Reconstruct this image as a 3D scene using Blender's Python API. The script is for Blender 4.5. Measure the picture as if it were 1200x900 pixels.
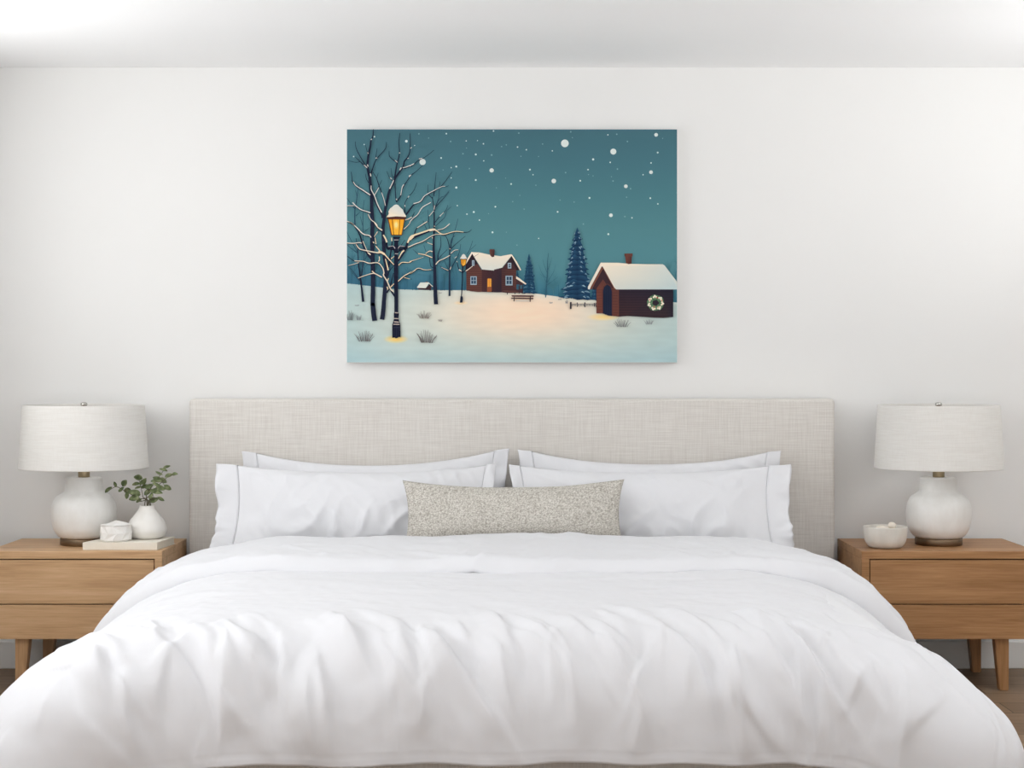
import bpy, bmesh, math, random
import numpy as np
from mathutils import Vector, Matrix

for _o in list(bpy.data.objects):
    bpy.data.objects.remove(_o)
SC = bpy.context.scene
COL = SC.collection

# ------------------------------------------------------------------ camera
F = 1984.0            # focal length in pixels of the 1200 px wide frame
CAMD = 6.2            # distance of the camera from the back wall (y = 0)
CAMZ = 1.106
HOR = 429.0           # eye level row


def X_at(px, dist):
    return (px - 600.0) / F * dist


def Z_at(py, dist):
    return CAMZ - (py - HOR) / F * dist


cam_data = bpy.data.cameras.new('camera')
cam = bpy.data.objects.new('camera', cam_data)
COL.objects.link(cam)
cam.location = (0, -CAMD, CAMZ)
cam.rotation_euler = (math.radians(90), 0, 0)
cam_data.sensor_width = 36.0
cam_data.lens = 36.0 * F / 1200.0
cam_data.shift_y = -(450 - HOR) / 1200.0
cam_data.clip_end = 60
SC.camera = cam

# ------------------------------------------------------------------ light
SC.view_settings.view_transform = 'Standard'
SC.view_settings.look = 'None'
SC.view_settings.gamma = 1.0
SC.view_settings.use_curve_mapping = False
SC.view_settings.exposure = 0.0

world = bpy.data.worlds.new('daylight_world')
SC.world = world
world.use_nodes = True
world.node_tree.nodes['Background'].inputs[0].default_value = (0.92, 0.96, 1.0, 1)
world.node_tree.nodes['Background'].inputs[1].default_value = 0.52

ROOM_L, ROOM_R, ROOM_B, ROOM_H = -2.05, 2.55, -7.4, 2.2
W1 = (-4.0, -0.75, 0.95, 2.12)      # left window: y0, y1, z0, z1
W3 = (-4.2, -0.7, 1.10, 2.12)      # added right window, unseen, opened for fill light
W2 = (-1.9, 2.1, 0.25, 2.05)       # added fill window behind the camera: x0, x1, z0, z1


def area(name, loc, rot, sx, sy, watts, col=(1, 1, 1)):
    l = bpy.data.lights.new(name, 'AREA')
    l.shape = 'RECTANGLE'
    l.size, l.size_y, l.energy, l.color = sx, sy, watts, col
    o = bpy.data.objects.new(name, l)
    o.location, o.rotation_euler = loc, rot
    COL.objects.link(o)
    return o


WARM = (0.972, 0.988, 1.0)
# sky through the left window, then added fill lamps with no seen source
area('side_window_sky', (ROOM_L - 0.13, (W1[0] + W1[1]) / 2, (W1[2] + W1[3]) / 2),
     (0, math.radians(-90), 0), W1[3] - W1[2], W1[1] - W1[0], 41, WARM)
area('side_fill_up', (ROOM_L - 0.6, (W1[0] + W1[1]) / 2, 0.4),  # added lamp outside, tilted up to brighten the ceiling
     (0, math.radians(-125), 0), 1.0, W1[1] - W1[0], 36, WARM)
area('rear_fill_up', ((W2[0] + W2[1]) / 2, ROOM_B - 0.9, 0.1),  # added unseen fill behind the camera, aimed upward
     (math.radians(125), 0, 0), W2[1] - W2[0], 1.1, 132, WARM)
area('right_fill_up', (ROOM_R + 0.6, (W3[0] + W3[1]) / 2, 0.7),  # added unseen fill aimed upward, evens out the right side
     (0, math.radians(125), 0), 1.0, W3[1] - W3[0], 128, WARM)
area('right_fill', (ROOM_R + 0.13, (W3[0] + W3[1]) / 2, (W3[2] + W3[3]) / 2),  # added unseen fill, straight in from the right
     (0, math.radians(90), 0), W3[3] - W3[2], W3[1] - W3[0], 13, WARM)

# ------------------------------------------------------------------ noise
_rng = np.random.RandomState(7)
_perm = np.concatenate([_rng.permutation(256)] * 3)
_ang = _rng.rand(256) * 2 * np.pi
_gx, _gy = np.cos(_ang), np.sin(_ang)


def perlin(x, y, seed=0):
    x = np.asarray(x, float) + seed * 17.31
    y = np.asarray(y, float) + seed * 9.77
    xi, yi = np.floor(x).astype(int), np.floor(y).astype(int)
    xf, yf = x - xi, y - yi
    xi &= 255
    yi &= 255
    u = xf * xf * xf * (xf * (xf * 6 - 15) + 10)
    v = yf * yf * yf * (yf * (yf * 6 - 15) + 10)

    def g(a, b, dx, dy):
        h = _perm[_perm[a & 255] + (b & 255)]
        return _gx[h] * dx + _gy[h] * dy
    n00, n10 = g(xi, yi, xf, yf), g(xi + 1, yi, xf - 1, yf)
    n01, n11 = g(xi, yi + 1, xf, yf - 1), g(xi + 1, yi + 1, xf - 1, yf - 1)
    return ((n00 * (1 - u) + n10 * u) * (1 - v) + (n01 * (1 - u) + n11 * u) * v) * 1.5


def sstep(a, b, x):
    t = np.clip((np.asarray(x, float) - a) / (b - a), 0, 1)
    return t * t * (3 - 2 * t)


def ridge(x, y, seed=0, p=1.6):
    """soft cloth folds: rounded crests with narrower valleys, 0..1"""
    n = np.sqrt(perlin(x, y, seed) ** 2 + 0.0036) - 0.06
    return np.clip(1 - 1.6 * n, 0, 1) ** p


# ------------------------------------------------------------------ materials
def lin(c):
    return tuple((v / 255 / 12.92) if v / 255 <= 0.04045 else ((v / 255 + 0.055) / 1.055) ** 2.4 for v in c)


def mat(name, col, rough=0.6, metal=0.0, spec=0.5):
    m = bpy.data.materials.new(name)
    m.use_nodes = True
    b = m.node_tree.nodes['Principled BSDF']
    b.inputs['Base Color'].default_value = (*col, 1)
    b.inputs['Roughness'].default_value = rough
    b.inputs['Metallic'].default_value = metal
    b.inputs['Specular IOR Level'].default_value = spec
    return m, m.node_tree, b


def coords(nt, scale=(1, 1, 1), rot=(0, 0, 0)):
    tc = nt.nodes.new('ShaderNodeTexCoord')
    mp = nt.nodes.new('ShaderNodeMapping')
    mp.inputs['Scale'].default_value = scale
    mp.inputs['Rotation'].default_value = rot
    nt.links.new(tc.outputs['Object'], mp.inputs['Vector'])
    return mp.outputs['Vector']


def noise(nt, vec, scale, detail=3.0, rough=0.5, dist=0.0):
    n = nt.nodes.new('ShaderNodeTexNoise')
    n.inputs['Scale'].default_value = scale
    n.inputs['Detail'].default_value = detail
    n.inputs['Roughness'].default_value = rough
    n.inputs['Distortion'].default_value = dist
    nt.links.new(vec, n.inputs['Vector'])
    return n.outputs['Fac']


def ramp(nt, fac, stops):
    r = nt.nodes.new('ShaderNodeValToRGB')
    e = r.color_ramp.elements
    while len(e) < len(stops):
        e.new(0.5)
    for el, (p, c) in zip(e, stops):
        el.position = p
        el.color = (*c, 1)
    nt.links.new(fac, r.inputs['Fac'])
    return r.outputs['Color']


def bump(nt, b, fac, strength, distance=0.002):
    n = nt.nodes.new('ShaderNodeBump')
    n.inputs['Strength'].default_value = strength
    n.inputs['Distance'].default_value = distance
    nt.links.new(fac, n.inputs['Height'])
    nt.links.new(n.outputs['Normal'], b.inputs['Normal'])


def math_node(nt, op, a, b):
    n = nt.nodes.new('ShaderNodeMath')
    n.operation = op
    for i, v in enumerate((a, b)):
        if isinstance(v, (int, float)):
            n.inputs[i].default_value = v
        else:
            nt.links.new(v, n.inputs[i])
    return n.outputs[0]


def mat_plaster(name, col):
    m, nt, b = mat(name, col, 0.9, spec=0.2)
    v = coords(nt)
    f = noise(nt, v, 1.1, 4, 0.6)
    nt.links.new(ramp(nt, f, [(0.3, tuple(c * 0.985 for c in col)), (0.7, col)]), b.inputs['Base Color'])
    bump(nt, b, noise(nt, v, 140, 2), 0.06, 0.001)
    return m


def mat_wood(name, dark, mid, light, rough=0.45):
    m, nt, b = mat(name, mid, rough, spec=0.35)
    v = coords(nt, (0.9, 14, 14))
    f1 = noise(nt, v, 2.0, 5, 0.62, 0.6)
    v2 = coords(nt, (2.2, 70, 70))
    f2 = noise(nt, v2, 2.6, 3, 0.6)
    f = math_node(nt, 'ADD', math_node(nt, 'MULTIPLY', f1, 0.62), math_node(nt, 'MULTIPLY', f2, 0.38))
    nt.links.new(ramp(nt, f, [(0.33, dark), (0.5, mid), (0.67, light)]), b.inputs['Base Color'])
    bump(nt, b, f2, 0.12, 0.001)
    return m


def mat_wood_up(name, dark, mid, light, rough=0.45):
    m, nt, b = mat(name, mid, rough, spec=0.35)
    f1 = noise(nt, coords(nt, (14, 14, 0.9)), 2.0, 5, 0.62, 0.6)
    f2 = noise(nt, coords(nt, (70, 70, 2.2)), 2.6, 3, 0.6)
    f = math_node(nt, 'ADD', math_node(nt, 'MULTIPLY', f1, 0.62), math_node(nt, 'MULTIPLY', f2, 0.38))
    nt.links.new(ramp(nt, f, [(0.33, dark), (0.5, mid), (0.67, light)]), b.inputs['Base Color'])
    bump(nt, b, f2, 0.12, 0.001)
    return m


def mat_linen(name, c0, c1, bs=0.35, fine=1.0, rough=0.92):
    m, nt, b = mat(name, c0, rough, spec=0.15)
    h = noise(nt, coords(nt, (3.5 * fine, 3.5 * fine, 130 * fine)), 2.4, 2, 0.6)
    w = noise(nt, coords(nt, (130 * fine, 130 * fine, 3.5 * fine)), 2.4, 2, 0.6)
    g = noise(nt, coords(nt), 2.2, 3)
    f = math_node(nt, 'ADD', math_node(nt, 'MULTIPLY', h, 0.46), math_node(nt, 'MULTIPLY', w, 0.40))
    f = math_node(nt, 'ADD', f, math_node(nt, 'MULTIPLY', g, 0.14))
    nt.links.new(ramp(nt, f, [(0.36, c0), (0.64, c1)]), b.inputs['Base Color'])
    b.inputs['Sheen Weight'].default_value = 0.1
    bump(nt, b, f, bs, 0.002)
    return m


def mat_cotton(name, col):
    m, nt, b = mat(name, col, 0.85, spec=0.2)
    b.inputs['Sheen Weight'].default_value = 0.08
    f = noise(nt, coords(nt), 900, 2)
    bump(nt, b, f, 0.05, 0.0006)
    return m


def mat_boucle(name):
    m, nt, b = mat(name, (0.6, 0.56, 0.5), 0.95, spec=0.1)
    vo = nt.nodes.new('ShaderNodeTexVoronoi')
    vo.inputs['Scale'].default_value = 185
    n1 = noise(nt, coords(nt), 60, 2)
    add = nt.nodes.new('ShaderNodeMixRGB')
    add.inputs[0].default_value = 0.02
    nt.links.new(coords(nt, (1.0, 1.0, 1.25)), add.inputs[1])
    nt.links.new(n1, add.inputs[2])
    nt.links.new(add.outputs[0], vo.inputs['Vector'])
    col_f = noise(nt, coords(nt, (120, 40, 10)), 2.0, 2)
    wv = noise(nt, coords(nt, (14, 14, 150)), 2.0, 2)
    f = math_node(nt, 'SUBTRACT', 1.0, math_node(nt, 'MULTIPLY', vo.outputs['Distance'], 1.1))
    f = math_node(nt, 'ADD', math_node(nt, 'MULTIPLY', f, 0.55),
                  math_node(nt, 'ADD', math_node(nt, 'MULTIPLY', col_f, 0.22), math_node(nt, 'MULTIPLY', wv, 0.23)))
    nt.links.new(ramp(nt, f, [(0.26, lin((168, 162, 152))), (0.5, lin((203, 198, 189))), (0.72, lin((232, 228, 221)))]),
                 b.inputs['Base Color'])
    bump(nt, b, f, 0.45, 0.003)
    return m


def mat_ceramic(name, c0, c1, rough=0.28):
    m, nt, b = mat(name, c0, rough, spec=0.5)
    f = noise(nt, coords(nt, (1, 1, 0.5)), 26, 4, 0.6)
    nt.links.new(ramp(nt, f, [(0.35, c0), (0.65, c1)]), b.inputs['Base Color'])
    bump(nt, b, f, 0.06, 0.002)
    return m


def mat_metal(name, col, rough=0.35):
    m, nt, b = mat(name, col, rough, 1.0)
    f = noise(nt, coords(nt, (3, 3, 200)), 3, 2)
    nt.links.new(ramp(nt, f, [(0.3, tuple(c * 0.8 for c in col)), (0.7, col)]), b.inputs['Base Color'])
    return m


def mat_floor(name):
    m, nt, b = mat(name, (0.3, 0.22, 0.16), 0.5, spec=0.3)
    br = nt.nodes.new('ShaderNodeTexBrick')
    br.offset = 0.37
    br.inputs['Scale'].default_value = 1.0
    br.inputs['Brick Width'].default_value = 1.6
    br.inputs['Row Height'].default_value = 0.16
    br.inputs['Mortar Size'].default_value = 0.0022
    br.inputs['Color1'].default_value = (*lin((138, 114, 91)), 1)
    br.inputs['Color2'].default_value = (*lin((160, 133, 107)), 1)
    br.inputs['Mortar'].default_value = (*lin((88, 70, 54)), 1)
    nt.links.new(coords(nt), br.inputs['Vector'])
    f = noise(nt, coords(nt, (1.0, 16, 1)), 3, 5, 0.6, 0.5)
    mx = nt.nodes.new('ShaderNodeMixRGB')
    mx.blend_type = 'MULTIPLY'
    mx.inputs[0].default_value = 0.6
    nt.links.new(br.outputs['Color'], mx.inputs[1])
    nt.links.new(ramp(nt, f, [(0.3, (0.55, 0.52, 0.5)), (0.7, (1, 1, 1))]), mx.inputs[2])
    nt.links.new(mx.outputs[0], b.inputs['Base Color'])
    bump(nt, b, f, 0.08, 0.001)
    return m


def mat_leaf(name):
    m, nt, b = mat(name, lin((104, 116, 80)), 0.55, spec=0.3)
    f = noise(nt, coords(nt), 55, 2)
    nt.links.new(ramp(nt, f, [(0.35, lin((78, 92, 56))), (0.5, lin((106, 118, 78))), (0.66, lin((146, 152, 112)))]),
                 b.inputs['Base Color'])
    return m


def mat_shade(name):
    m, nt, b = mat(name, (0.8, 0.78, 0.74), 0.9, spec=0.1)
    h = noise(nt, coords(nt, (5, 5, 170)), 2.4, 2, 0.6)
    w = noise(nt, coords(nt, (160, 160, 5)), 2.4, 2, 0.6)
    f = math_node(nt, 'ADD', math_node(nt, 'MULTIPLY', h, 0.65), math_node(nt, 'MULTIPLY', w, 0.35))
    colr = ramp(nt, f, [(0.36, lin((243, 240, 235))), (0.64, lin((252, 250, 246)))])
    nt.links.new(colr, b.inputs['Base Color'])
    bump(nt, b, f, 0.15, 0.001)
    tr = nt.nodes.new('ShaderNodeBsdfTranslucent')
    nt.links.new(colr, tr.inputs['Color'])
    mx = nt.nodes.new('ShaderNodeMixShader')
    mx.inputs[0].default_value = 0.22
    out = nt.nodes['Material Output']
    nt.links.new(b.outputs[0], mx.inputs[1])
    nt.links.new(tr.outputs[0], mx.inputs[2])
    nt.links.new(mx.outputs[0], out.inputs['Surface'])
    return m


def mat_print(name):
    m, nt, b = mat(name, (0.5, 0.5, 0.5), 0.75, spec=0.15)
    a = nt.nodes.new('ShaderNodeAttribute')
    a.attribute_name = 'ink'
    nt.links.new(a.outputs['Color'], b.inputs['Base Color'])
    return m


M = {
    'wall': mat_plaster('wall_paint', lin((240, 239, 237))),
    'ceiling': mat_plaster('ceiling_paint', lin((251, 251, 251))),
    'trim': mat_plaster('trim_paint', lin((236, 235, 232))),
    'floor': mat_floor('oak_floor'),
    'oak_pale': mat_wood('lit_oak_grain', lin((178, 138, 99)), lin((207, 167, 125)), lin((224, 187, 147))),  # same oak, the left stand's stronger light put into the colour
    'oak_pale_leg': mat_wood_up('lit_oak_leg_grain', lin((178, 138, 99)), lin((207, 167, 125)), lin((224, 187, 147))),
    'oak_honey': mat_wood('shaded_oak_grain', lin((142, 100, 62)), lin((171, 126, 84)), lin((191, 147, 103))),  # same oak darkened, shade on the right stand put into the colour
    'oak_honey_leg': mat_wood_up('shaded_oak_leg_grain', lin((142, 100, 62)), lin((171, 126, 84)), lin((191, 147, 103))),
    'gap_shade': mat('drawer_gap_shade', lin((70, 46, 28)), 0.8)[0],  # dark colour painted in for the shade inside the drawer gaps
    'linen': mat_linen('headboard_linen', lin((211, 205, 198)), lin((231, 227, 221))),
    'cotton': mat_cotton('white_cotton', lin((231, 231, 234))),
    'sheet': mat_cotton('sheet_cotton', lin((231, 231, 233))),
    'boucle': mat_boucle('boucle_weave'),
    'ceramic': mat_ceramic('lamp_ceramic', lin((236, 234, 230)), lin((243, 242, 239))),
    'vase': mat_ceramic('vase_ceramic', lin((236, 232, 226)), lin((241, 238, 233)), 0.5),
    'bowl': mat_ceramic('bowl_ceramic', lin((214, 208, 198)), lin((226, 221, 212)), 0.45),
    'facet': mat_ceramic('white_box_ceramic', lin((243, 240, 235)), lin((247, 245, 241)), 0.55),
    'brass': mat_metal('antique_brass', lin((176, 158, 128)), 0.38),
    'bronze': mat_metal('dark_bronze', lin((138, 118, 96)), 0.42),
    'nickel': mat_metal('polished_nickel', lin((205, 202, 196)), 0.2),
    'shade': mat_shade('shade_linen'),
    'cover': mat_ceramic('book_cover', lin((233, 226, 212)), lin((237, 231, 218)), 0.7),
    'pages': mat_linen('book_pages', lin((222, 213, 196)), lin((236, 229, 214)), 0.2, 2.0),
    'leaf': mat_leaf('eucalyptus_leaf'),
    'stem': mat('eucalyptus_stem', lin((92, 84, 62)), 0.7)[0],
    'pebble': mat_ceramic('pale_pebble', lin((226, 214, 198)), lin((238, 229, 216)), 0.6),
    'canvas': mat('canvas_white', lin((244, 244, 242)), 0.8)[0],
    'print': mat_print('printed_canvas'),
}


# ------------------------------------------------------------------ object helpers
def tag(o, label=None, cat=None, group=None, kind=None):
    if label:
        o['label'] = label
    if cat:
        o['category'] = cat
    if group:
        o['group'] = group
    if kind:
        o['kind'] = kind
    return o


def link(name, me, m, parent=None, smooth=True):
    o = bpy.data.objects.new(name, me)
    COL.objects.link(o)
    if m is not None:
        me.materials.append(m)
    if smooth:
        for p in me.polygons:
            p.use_smooth = True
    if parent is not None:
        o.parent = parent
    return o


def from_bm(name, bm, m, parent=None, smooth=False):
    bmesh.ops.recalc_face_normals(bm, faces=bm.faces)
    me = bpy.data.meshes.new(name)
    bm.to_mesh(me)
    bm.free()
    return link(name, me, m, parent, smooth)


def from_data(name, verts, faces, m, parent=None, smooth=True):
    me = bpy.data.meshes.new(name)
    me.from_pydata([tuple(map(float, v)) for v in verts], [], faces)
    me.update()
    return link(name, me, m, parent, smooth)


def empty(name, loc):
    o = bpy.data.objects.new(name, None)
    o.empty_display_size = 0.1
    COL.objects.link(o)
    o.location = loc
    return o


def add_box(bm, x0, x1, y0, y1, z0, z1, bev=0.0, seg=2):
    r = bmesh.ops.create_cube(bm, size=1.0)
    vs = r['verts']
    for v in vs:
        v.co = Vector((x0 + (v.co.x + 0.5) * (x1 - x0), y0 + (v.co.y + 0.5) * (y1 - y0), z0 + (v.co.z + 0.5) * (z1 - z0)))
    if bev > 0:
        es = list({e for v in vs for e in v.link_edges})
        bmesh.ops.bevel(bm, geom=es, offset=bev, segments=seg, profile=0.5, affect='EDGES')


def lathe(name, prof, m, parent=None, seg=64, loc=(0, 0, 0), wob=None, smooth=True):
    """prof: (radius, z) pairs from bottom to top; radius 0 makes a pole"""
    verts, faces, rings = [], [], []
    for r, z in prof:
        if r <= 1e-6:
            rings.append([len(verts)])
            verts.append((loc[0], loc[1], loc[2] + z))
        else:
            ring = []
            for k in range(seg):
                a = 2 * math.pi * k / seg
                rr = r * (1 + (wob(a, z) if wob else 0))
                ring.append(len(verts))
                verts.append((loc[0] + rr * math.cos(a), loc[1] + rr * math.sin(a), loc[2] + z))
            rings.append(ring)
    for a, b in zip(rings, rings[1:]):
        for k in range(seg):
            k2 = (k + 1) % seg
            if len(a) == 1 and len(b) == 1:
                continue
            if len(a) == 1:
                faces.append((a[0], b[k2], b[k]))
            elif len(b) == 1:
                faces.append((a[k], a[k2], b[0]))
            else:
                faces.append((a[k], a[k2], b[k2], b[k]))
    return from_data(name, verts, faces, m, parent, smooth)


def spline(pts, n=8):
    """Catmull-Rom through the points (any dimension)"""
    P = [np.array(p, float) for p in pts]
    if len(P) < 3:
        return P
    P = [2 * P[0] - P[1]] + P + [2 * P[-1] - P[-2]]
    out = []
    for i in range(1, len(P) - 2):
        p0, p1, p2, p3 = P[i - 1:i + 3]
        for k in range(n):
            t = k / n
            out.append(0.5 * ((2 * p1) + (-p0 + p2) * t + (2 * p0 - 5 * p1 + 4 * p2 - p3) * t * t
                              + (-p0 + 3 * p1 - 3 * p2 + p3) * t ** 3))
    out.append(P[-2])
    return out


def smooth_prof(pts, n=6):
    return [(max(p[0], 0.0), p[1]) for p in spline(pts, n)]


def tube(verts, faces, pts, r0, r1, seg=8):
    P = [Vector(p) for p in pts]
    n = len(P)
    base = len(verts)
    for i, p in enumerate(P):
        t = (P[min(i + 1, n - 1)] - P[max(i - 1, 0)]).normalized()
        s = t.cross(Vector((0, 1, 0)))
        if s.length < 1e-3:
            s = t.cross(Vector((1, 0, 0)))
        s.normalize()
        q = t.cross(s)
        r = r0 + (r1 - r0) * i / max(n - 1, 1)
        for k in range(seg):
            a = 2 * math.pi * k / seg
            verts.append(tuple(p + s * (r * math.cos(a)) + q * (r * math.sin(a))))
    for i in range(n - 1):
        for k in range(seg):
            a = base + i * seg + k
            b = base + i * seg + (k + 1) % seg
            faces.append((a, b, b + seg, a + seg))
    faces.append(tuple(base + k for k in range(seg))[::-1])
    faces.append(tuple(base + (n - 1) * seg + k for k in range(seg)))


def struct(name, bm, m):
    return tag(from_bm(name, bm, m), kind='structure')


# ------------------------------------------------------------------ the room
bm = bmesh.new()
add_box(bm, ROOM_L - 0.12, ROOM_R + 0.12, ROOM_B - 0.12, 0.12, -0.1, 0)
struct('floor', bm, M['floor'])
bm = bmesh.new()
add_box(bm, ROOM_L - 0.12, ROOM_R + 0.12, ROOM_B - 0.12, 0.12, ROOM_H, ROOM_H + 0.1)
struct('ceiling', bm, M['ceiling'])
bm = bmesh.new()
add_box(bm, ROOM_L - 0.12, ROOM_R + 0.12, 0, 0.12, 0, ROOM_H)
struct('wall_back', bm, M['wall'])
bm = bmesh.new()
for y0, y1, z0, z1 in ((ROOM_B, W3[0], 0, ROOM_H), (W3[1], 0, 0, ROOM_H), (W3[0], W3[1], 0, W3[2]), (W3[0], W3[1], W3[3], ROOM_H)):
    add_box(bm, ROOM_R, ROOM_R + 0.12, y0, y1, z0, z1)
struct('wall_right', bm, M['wall'])
bm = bmesh.new()
for y0, y1, z0, z1 in ((ROOM_B, W1[0], 0, ROOM_H), (W1[1], 0, 0, ROOM_H), (W1[0], W1[1], 0, W1[2]), (W1[0], W1[1], W1[3], ROOM_H)):
    add_box(bm, ROOM_L - 0.12, ROOM_L, y0, y1, z0, z1)
struct('wall_left', bm, M['wall'])
bm = bmesh.new()
for x0, x1, z0, z1 in ((ROOM_L, W2[0], 0, ROOM_H), (W2[1], ROOM_R, 0, ROOM_H), (W2[0], W2[1], 0, W2[2]), (W2[0], W2[1], W2[3], ROOM_H)):
    add_box(bm, x0, x1, ROOM_B - 0.12, ROOM_B, z0, z1)
struct('wall_front', bm, M['wall'])
for nm, box in (('baseboard_back', (ROOM_L + 0.016, ROOM_R - 0.016, -0.016, 0, 0, 0.1)),
                ('baseboard_left', (ROOM_L, ROOM_L + 0.016, ROOM_B, 0, 0, 0.1)),
                ('baseboard_right', (ROOM_R - 0.016, ROOM_R, ROOM_B, 0, 0, 0.1))):
    bm = bmesh.new()
    add_box(bm, *box, bev=0.004)
    struct(nm, bm, M['trim'])


def window(name, horiz, a0, a1, z0, z1, pos, n):
    bm = bmesh.new()
    w = 0.05

    def bar(p0, p1, q0, q1):
        if horiz:
            add_box(bm, p0, p1, pos - 0.03, pos + 0.03, q0, q1, 0.004)
        else:
            add_box(bm, pos - 0.03, pos + 0.03, p0, p1, q0, q1, 0.004)
    bar(a0, a1, z0, z0 + w)
    bar(a0, a1, z1 - w, z1)
    for k in range(n + 1):
        c = a0 + w / 2 + (a1 - a0 - w) * k / n
        bar(c - w / 2, c + w / 2, z0 + w, z1 - w)
    struct(name, bm, M['trim'])


window('window_1', False, *W1, ROOM_L - 0.06, 3)
window('fill_window_rear', True, *W2, ROOM_B - 0.06, 3)  # unseen window, added to let in fill from the rear
window('fill_window_right', False, *W3, ROOM_R + 0.06, 3)  # unseen window, added to balance the light from the left


# ------------------------------------------------------------------ bed
bed = empty('upholstered_bed', (0, -1.1, 0))
tag(bed, 'wide bed with a plain oatmeal linen headboard and matching upholstered base', 'bed')
BX = 1.1


def bed_part(name, bm, m, smooth=False):
    o = from_bm(name, bm, m, None, smooth)
    o.parent = bed
    o.matrix_parent_inverse = Matrix.Translation((0, 1.1, 0))
    return o


HB = 1.164
bm = bmesh.new()
add_box(bm, -HB, HB, -0.102, -0.018, 0.0, 0.988, 0.014, 4)
hb = bed_part('headboard', bm, M['linen'], True)
v, f = [], []
e = 0.010
loop = [(-HB + e, -0.0955, 0.02), (-HB + e, -0.0955, 0.988 - e - 0.006), (-HB + e + 0.006, -0.0955, 0.988 - e),
        (HB - e - 0.006, -0.0955, 0.988 - e), (HB - e, -0.0955, 0.988 - e - 0.006), (HB - e, -0.0955, 0.02)]
tube(v, f, loop, 0.0035, 0.0035, 8)
pp = from_data('piping', v, f, M['linen'])
pp.parent = hb
pp.matrix_parent_inverse = Matrix.Translation((0, 1.1, 0))
bm = bmesh.new()
add_box(bm, -1.055, 1.055, -2.15, -0.103, 0.0, 0.225, 0.02, 4)
bed_part('bed_base', bm, M['linen'], True)

bm = bmesh.new()
add_box(bm, -0.955, 0.955, -1.93, -0.105, 0.226, 0.452, 0.055, 6)
tag(from_bm('mattress', bm, M['sheet'], None, True),
    'mattress in a white fitted sheet, showing beside the pillows on the bed', 'mattress')

# ------------------------------------------------------------------ duvet
DX0, DA, DB, DN = 0.68, 0.545, 0.345, 2.35        # side roll-over
DY0, FA, FB = -1.86, 0.37, 0.305                 # front roll-over (rim starts at y = -1.70)
DBACK = -0.612


def roll_table(a, b, n):
    th = np.linspace(0, math.pi / 2, 400)
    h = a * np.sin(th) ** (2 / n)
    v = b * (1 - np.cos(th) ** (2 / n))
    s = np.concatenate([[0], np.cumsum(np.hypot(np.diff(h), np.diff(v)))])
    return s, h, v


S_side = roll_table(DA, DB, DN)
S_right = roll_table(0.525, 0.35, 2.0)
S_front = roll_table(FA, FB, DN)
LS, LF = S_side[0][-1], S_front[0][-1]


def hs_mix(hs, hf, c):
    return hs * c ** 2 + hf * (1 - c ** 2)


def duvet_surface(a, b, lift=0.0):
    """cloth coordinates (a across, b along, both metres) to space, without wrinkles"""
    sx = np.sign(a)
    p = np.clip(np.abs(a) - DX0, 0, None) / LS
    q = np.clip(DY0 - b, 0, None) / LF
    mx = np.maximum(p, q)
    hy = np.hypot(p, q)
    d = mx * 0.60 + hy * 0.40
    ang = np.arctan2(q, p + 1e-9)
    c, s = np.cos(ang), np.sin(ang)
    wf = s ** 2
    dd = np.clip(d, 0, 1)
    hs = np.interp(dd * LS, S_side[0], S_side[1])
    vs = np.interp(dd * LS, S_side[0], S_side[2])
    hs = np.where(a > 0, np.interp(dd * S_right[0][-1], S_right[0], S_right[1]), hs)
    vs = np.where(a > 0, np.interp(dd * S_right[0][-1], S_right[0], S_right[2]), vs)
    hf = np.interp(dd * LF, S_front[0], S_front[1])
    vf = np.interp(dd * LF, S_front[0], S_front[2])
    over = np.clip(d - 1, 0, None) * LS
    H = hs * (1 - wf) + hf * wf
    V = vs * (1 - wf) + vf * wf + over
    k = 1.0 / (np.abs(c) ** 5 + np.abs(s) ** 5) ** 0.2
    flare = 0.13 * sstep(-1.5, -2.3, b) * sstep(0.15, 0.9, p)
    x = np.clip(a, -DX0, DX0) + sx * flare + sx * hs_mix(hs, hf, c) * c * k
    x = np.where(x > 0, x * 0.965, x)
    y = np.maximum(b, DY0) - hs_mix(hs, hf, c) * s * k
    zt = 0.497 - 0.022 * sstep(-0.7, -1.9, b) + 0.006 * perlin(a * 1.7, b * 1.7, 5)
    z = zt - V
    return x, y, z, d, ang


def make_folds(n, seed, ra, re, lean0, lspread, wr, ar, lr):
    rg = np.random.RandomState(seed)
    out = []
    for i in range(n):
        ac = ra[0] + (ra[1] - ra[0]) * (i + rg.uniform(0, 1)) / n
        out.append((ac, rg.uniform(*re), lean0 + lspread * rg.randn(), rg.uniform(-0.5, 0.5), rg.uniform(*wr), rg.uniform(*ar) * (1 if rg.rand() < 0.78 else -0.35),
                    rg.uniform(*lr), rg.choice((0.5, 0.7, 1.6, 2.0))))
    return out


def creases(a, e, folds):
    w = np.zeros_like(a)
    for ac, e0, lean, curv, wd, am, ln, skew in folds:
        t = (e - e0) / ln
        m = (t > 0) & (t < 1)
        if not m.any():
            continue
        tt = t[m]
        de = e[m] - e0
        rr = (a[m] - ac - lean * de - curv * de * de) / (wd * (0.65 + 0.7 * tt))
        rr = np.where(rr > 0, rr * skew, rr / skew)
        w[m] += am * np.exp(-rr * rr) * sstep(0, 0.42, tt) * (1 - sstep(0.5, 1.0, tt))
    return w


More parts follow.
